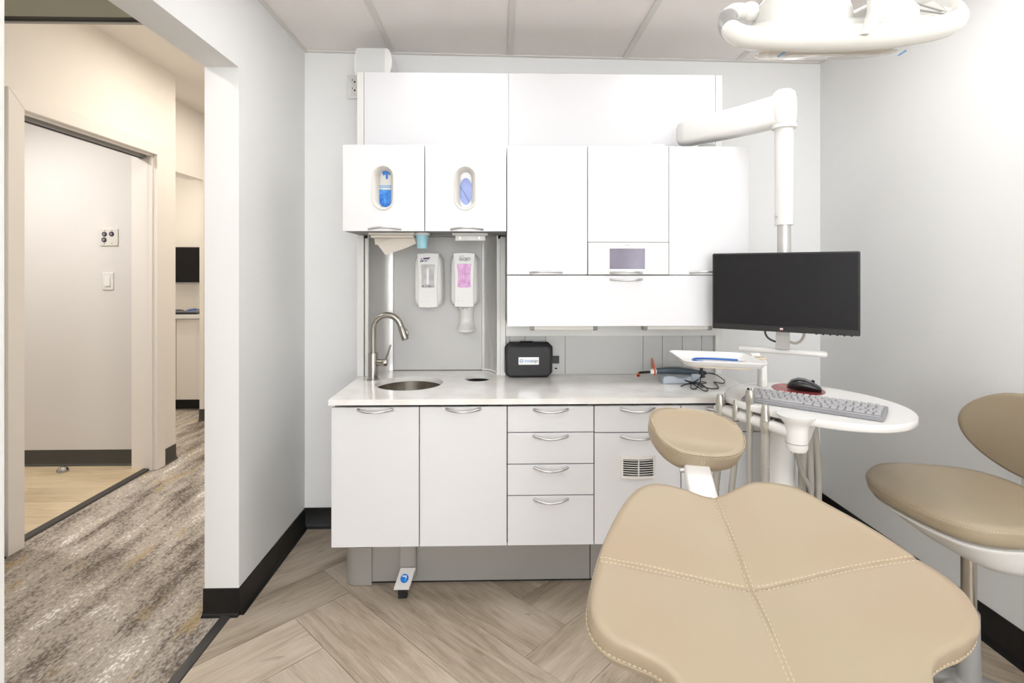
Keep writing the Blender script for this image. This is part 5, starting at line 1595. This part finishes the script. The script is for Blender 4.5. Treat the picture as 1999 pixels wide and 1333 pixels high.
mst, stop_, _ = pad(so, 0.058, stw, seat_disp, 0.004, 0.10, 30)
se = part('seat', mst, LEATH, t, smooth=70)
st = MB()
sl = [stw(a * 0.998, b * 0.998, -0.010 + seat_disp(a, b) * 0.8) for a, b in so]
stitch_row(st, sl + [sl[0]], Vector((0, 0, 1)), 0.007, 0.005, 0.0008)
part('stitching', st, STITCH, se, kind='stuff')
part('piping', MB().tube([stw(a * 1.0, b * 1.0, -0.0165 + seat_disp(a, b) * 0.7) for a, b in so + [so[0]]], 0.0016, 8), LEATH, se, smooth=60)
sh_ = []
for s, z, dx in ((0.30, 0.492, 0.060), (0.46, 0.492, 0.060), (0.60, 0.502, 0.055), (0.70, 0.522, 0.042), (0.79, 0.552, 0.022), (0.87, 0.576, 0.008), (0.92, 0.588, 0.0), (0.925, 0.593, 0.0), (0.88, 0.5965, 0.0)):
    sh_.append([(1.385 + a * s + dx, 1.55 + b * s - dx * 0.5, z) for a, b in so])
part('seat_shell', MB().loft(sh_), WPLAS, t, smooth=50)
part('gas_column', MB().cyl((SXc, SYc, 0.30), (SXc, SYc, 0.495), 0.019, n=32), STEEL, t, smooth=40)
part('column_sleeve', MB().lathe((SXc, SYc, 0), [(0.030, 0.115), (0.0275, 0.20), (0.0265, 0.312), (0.024, 0.318), (0.0195, 0.318)], 36), GPLAS, t, smooth=40)
bs = MB()
bs.lathe((SXc, SYc, 0), [(0.020, 0.062), (0.048, 0.066), (0.052, 0.080), (0.046, 0.105), (0.034, 0.120), (0.028, 0.122)], 36)
part('hub', bs, GPLAS, t, smooth=50)
for k in range(5):
    a = 2 * PI * k / 5 + math.radians(200)
    d_ = Vector((math.cos(a), math.sin(a), 0))
    s_ = Vector((-d_.y, d_.x, 0))
    rings = []
    for u, w, z0, z1 in ((0.03, 0.040, 0.062, 0.112), (0.09, 0.034, 0.064, 0.104), (0.17, 0.027, 0.060, 0.088), (0.235, 0.021, 0.056, 0.074), (0.25, 0.012, 0.056, 0.068)):
        c = Vector((SXc, SYc, 0)) + d_ * u
        rings.append([c + s_ * p + Vector((0, 0, z)) for p, z in rrect(-w, w, z0, z1, min(w, (z1 - z0) / 2) * 0.7, 3)])
    part('base_arm', MB().loft(rings), GPLAS, t, smooth=45)
    wc = Vector((SXc, SYc, 0.028)) + d_ * 0.235
    ct = part('caster', MB().tube([wc - s_ * 0.020, wc - s_ * 0.004], [0.027, 0.027], 24).tube([wc + s_ * 0.004, wc + s_ * 0.020], [0.027, 0.027], 24), RUBBER, t, smooth=40, kind='stuff')
    part('caster_hood', MB().tube([wc + Vector((0, 0, 0.0)), wc + Vector((0, 0, 0.034))], [0.012, 0.009], 14), GPLAS, ct, smooth=40)
part('height_lever', MB().tube(catmull([(SXc + 0.02, SYc + 0.01, 0.52), (SXc + 0.06, SYc - 0.03, 0.50), (SXc + 0.16, SYc - 0.07, 0.495)], 5), 0.006, 10), GPLAS, t, smooth=60)
# back pad facing the chair, bowed around its middle
bo = [(0.185 * math.cos(2 * PI * k / 72), 0.128 * math.sin(2 * PI * k / 72)) for k in range(72)]


def back_w(b, a, n):
    # b along -y to +y, a up, n towards -x
    return Vector((1.606 - n - 0.9 * b * b, 1.60 + b, 0.808 + a * (1 - 0.12 * b / 0.185)))


mbb, _, _ = pad(bo, 0.042, back_w, None, 0.010, 0.10, 16)
bp2 = part('backrest', mbb, LEATH, t, smooth=70)
part('backrest_piping', MB().tube([back_w(a, b, -0.016) for a, b in bo + [bo[0]]], 0.0018, 8), LEATH, bp2, smooth=60)
part('back_upright', MB().tube(catmull([(1.56, 1.58, 0.505), (1.60, 1.59, 0.53), (1.634, 1.60, 0.60), (1.642, 1.60, 0.70), (1.646, 1.60, 0.78)], 5), 0.014, 14, flat=1.0), WPLAS, t, smooth=60)

# white round pedal whose rim shows at the lower right
t = thing('foot_control', 'round white foot control on the floor beside the stool base', 'foot control', (1.16, 1.20, 0))
part('disc', MB().lathe((1.155, 1.185, 0), [(0.075, 0.0), (0.085, 0.004), (0.085, 0.020), (0.080, 0.030), (0.055, 0.040), (0.004, 0.044)], 48), WPLAS, t, smooth=45)
part('ring', MB().lathe((1.155, 1.185, 0), [(0.0852, 0.012), (0.088, 0.014), (0.088, 0.020), (0.0852, 0.022)], 48, False, False), GPLAS, t, smooth=45)

# ------------------------------------------------------------------ overhead dental light
LY = 0.80
t = thing('dental_light', 'white overhead dental operating light with wrap-around handles', 'dental light', (0.54, LY, 1.65))
bar = [(0.418, 0.885, 1.758), (0.398, 0.880, 1.756), (0.375, 0.855, 1.731), (0.366, 0.825, 1.700), (0.377, 0.802, 1.679), (0.410, 0.788, 1.671), (0.458, 0.782, 1.668), (0.519, 0.780, 1.669), (0.592, 0.784, 1.676), (0.656, 0.794, 1.689), (0.704, 0.812, 1.706), (0.741, 0.840, 1.731), (0.761, 0.870, 1.760), (0.766, 0.910, 1.790), (0.750, 0.950, 1.815)]
hr_ = [0.0115, 0.0125, 0.0150, 0.0155, 0.0160, 0.0175, 0.0185, 0.0190, 0.0190, 0.0185, 0.0175, 0.0160, 0.0145, 0.0130, 0.0115]
path = catmull(bar, 5)
rad = []
for i in range(len(hr_) - 1):
    for k in range(5):
        rad.append(hr_[i] + (hr_[i + 1] - hr_[i]) * k / 5)
rad.append(hr_[-1])
hd_ = part('handle_bar', MB().tube(path, rad, 18, flat=1.10), LAMPW, t, smooth=60)
part('handle_knob', MB().ball((0.424, 0.885, 1.758), 0.0165, 20, 12), LAMPW, hd_, smooth=60)
part('grip_inlay', MB().tube(catmull([(0.3735, 0.8525, 1.7295), (0.3665, 0.836, 1.7125), (0.3655, 0.8235, 1.6995)], 4), 0.0158, 16, flat=1.10), GPLAS, hd_, smooth=60)
part('arm_lug', MB().tube(catmull([(0.750, 0.950, 1.815), (0.70, 0.945, 1.80), (0.645, 0.92, 1.775)], 4), 0.013, 14), LAMPW, hd_, smooth=60)


def shell(x0, x1, y0, y1, zlist, r, slope=0.0):
    """rounded block built from plan outlines at rising heights: (z, inset)"""
    return MB().loft([[(a, b, z + (b - y0) * slope + (a - x0) * 0.02) for a, b in rrect(x0 + o, x1 - o, y0 + o, y1 - o, max(0.004, min(r, (y1 - y0) / 2 - o - 0.001)), 7)] for z, o in zlist])


part('body', shell(0.412, 0.652, 0.796, 0.925, ((1.668, 0.012), (1.671, 0.004), (1.676, 0.0), (1.700, 0.0), (1.706, 0.004)), 0.045, 0.28), LAMPW, t, smooth=50)
part('housing', shell(0.432, 0.575, 0.806, 0.935, ((1.7065, 0.0), (1.730, 0.001), (1.748, 0.005), (1.762, 0.014), (1.770, 0.028)), 0.050, 0.20), LAMPW, t, smooth=60)
part('housing', shell(0.588, 0.664, 0.802, 0.930, ((1.706, 0.0), (1.732, 0.001), (1.742, 0.008), (1.748, 0.020)), 0.022, 0.20), LAMPW, t, smooth=50)
rings = []
for x, y, z, w in ((0.590, 0.830, 1.775, 0.016), (0.576, 0.795, 1.752, 0.018), (0.566, 0.772, 1.725, 0.017), (0.556, 0.762, 1.700, 0.014), (0.545, 0.759, 1.680, 0.011), (0.533, 0.760, 1.664, 0.007)):
    rings.append([(x + a, y + b, z) for a, b in rrect(-w, w * 0.75, -0.007, 0.007, 0.004, 3)])
part('front_tab', MB().loft(rings), LAMPW, t, smooth=50)
part('reflector', shell(0.436, 0.634, 0.806, 0.915, ((1.660, 0.006), (1.662, 0.002), (1.6675, 0.0)), 0.040, 0.30), LAMPR, t, smooth=40)
part('lens_shield', shell(0.432, 0.640, 0.802, 0.920, ((1.6535, 0.010), (1.6565, 0.003), (1.6595, 0.0)), 0.040, 0.30), mat('clear_shield', rgb(236, 230, 218), 0.1, trans=0.35), t, smooth=40)
for x, z, m_ in ((0.440, 1.657, LBLUE), (0.632, 1.661, LBLUE)):
    part('shield_clip', MB().tube([(x - 0.003, 0.818, z - 0.002), (x + 0.004, 0.810, z + 0.003)], [0.0012, 0.0018], 10), m_, t, smooth=50)
for k in range(2):
    part('vent_slot', MB().tube([(0.700 - 0.012 * k, 0.872 - 0.018 * k, 1.770 - 0.020 * k), (0.735 - 0.016 * k, 0.850 - 0.015 * k, 1.744 - 0.010 * k)], 0.0016, 8), GPLAS, t)
part('side_web', MB().loft([[(0.660, 0.905, 1.752), (0.760, 0.905, 1.795), (0.760, 0.905, 1.782), (0.660, 0.905, 1.735)], [(0.660, 0.850, 1.735), (0.738, 0.848, 1.745), (0.738, 0.848, 1.733), (0.660, 0.850, 1.722)]]), LAMPW, t, bevel=0.004)
part('arm', MB().tube(catmull([(0.535, 0.89, 1.775), (0.535, 0.89, 1.82), (0.540, 0.90, 1.92), (0.55, 0.91, 2.12), (0.55, 0.91, 2.424)], 6), 0.020, 18), LAMPW, t, smooth=60)
part('ceiling_flange', MB().lathe((0.55, 0.91, 2.40), [(0.03, 0.0), (0.07, 0.012), (0.075, 0.0258)], 32), LAMPW, t, smooth=40)
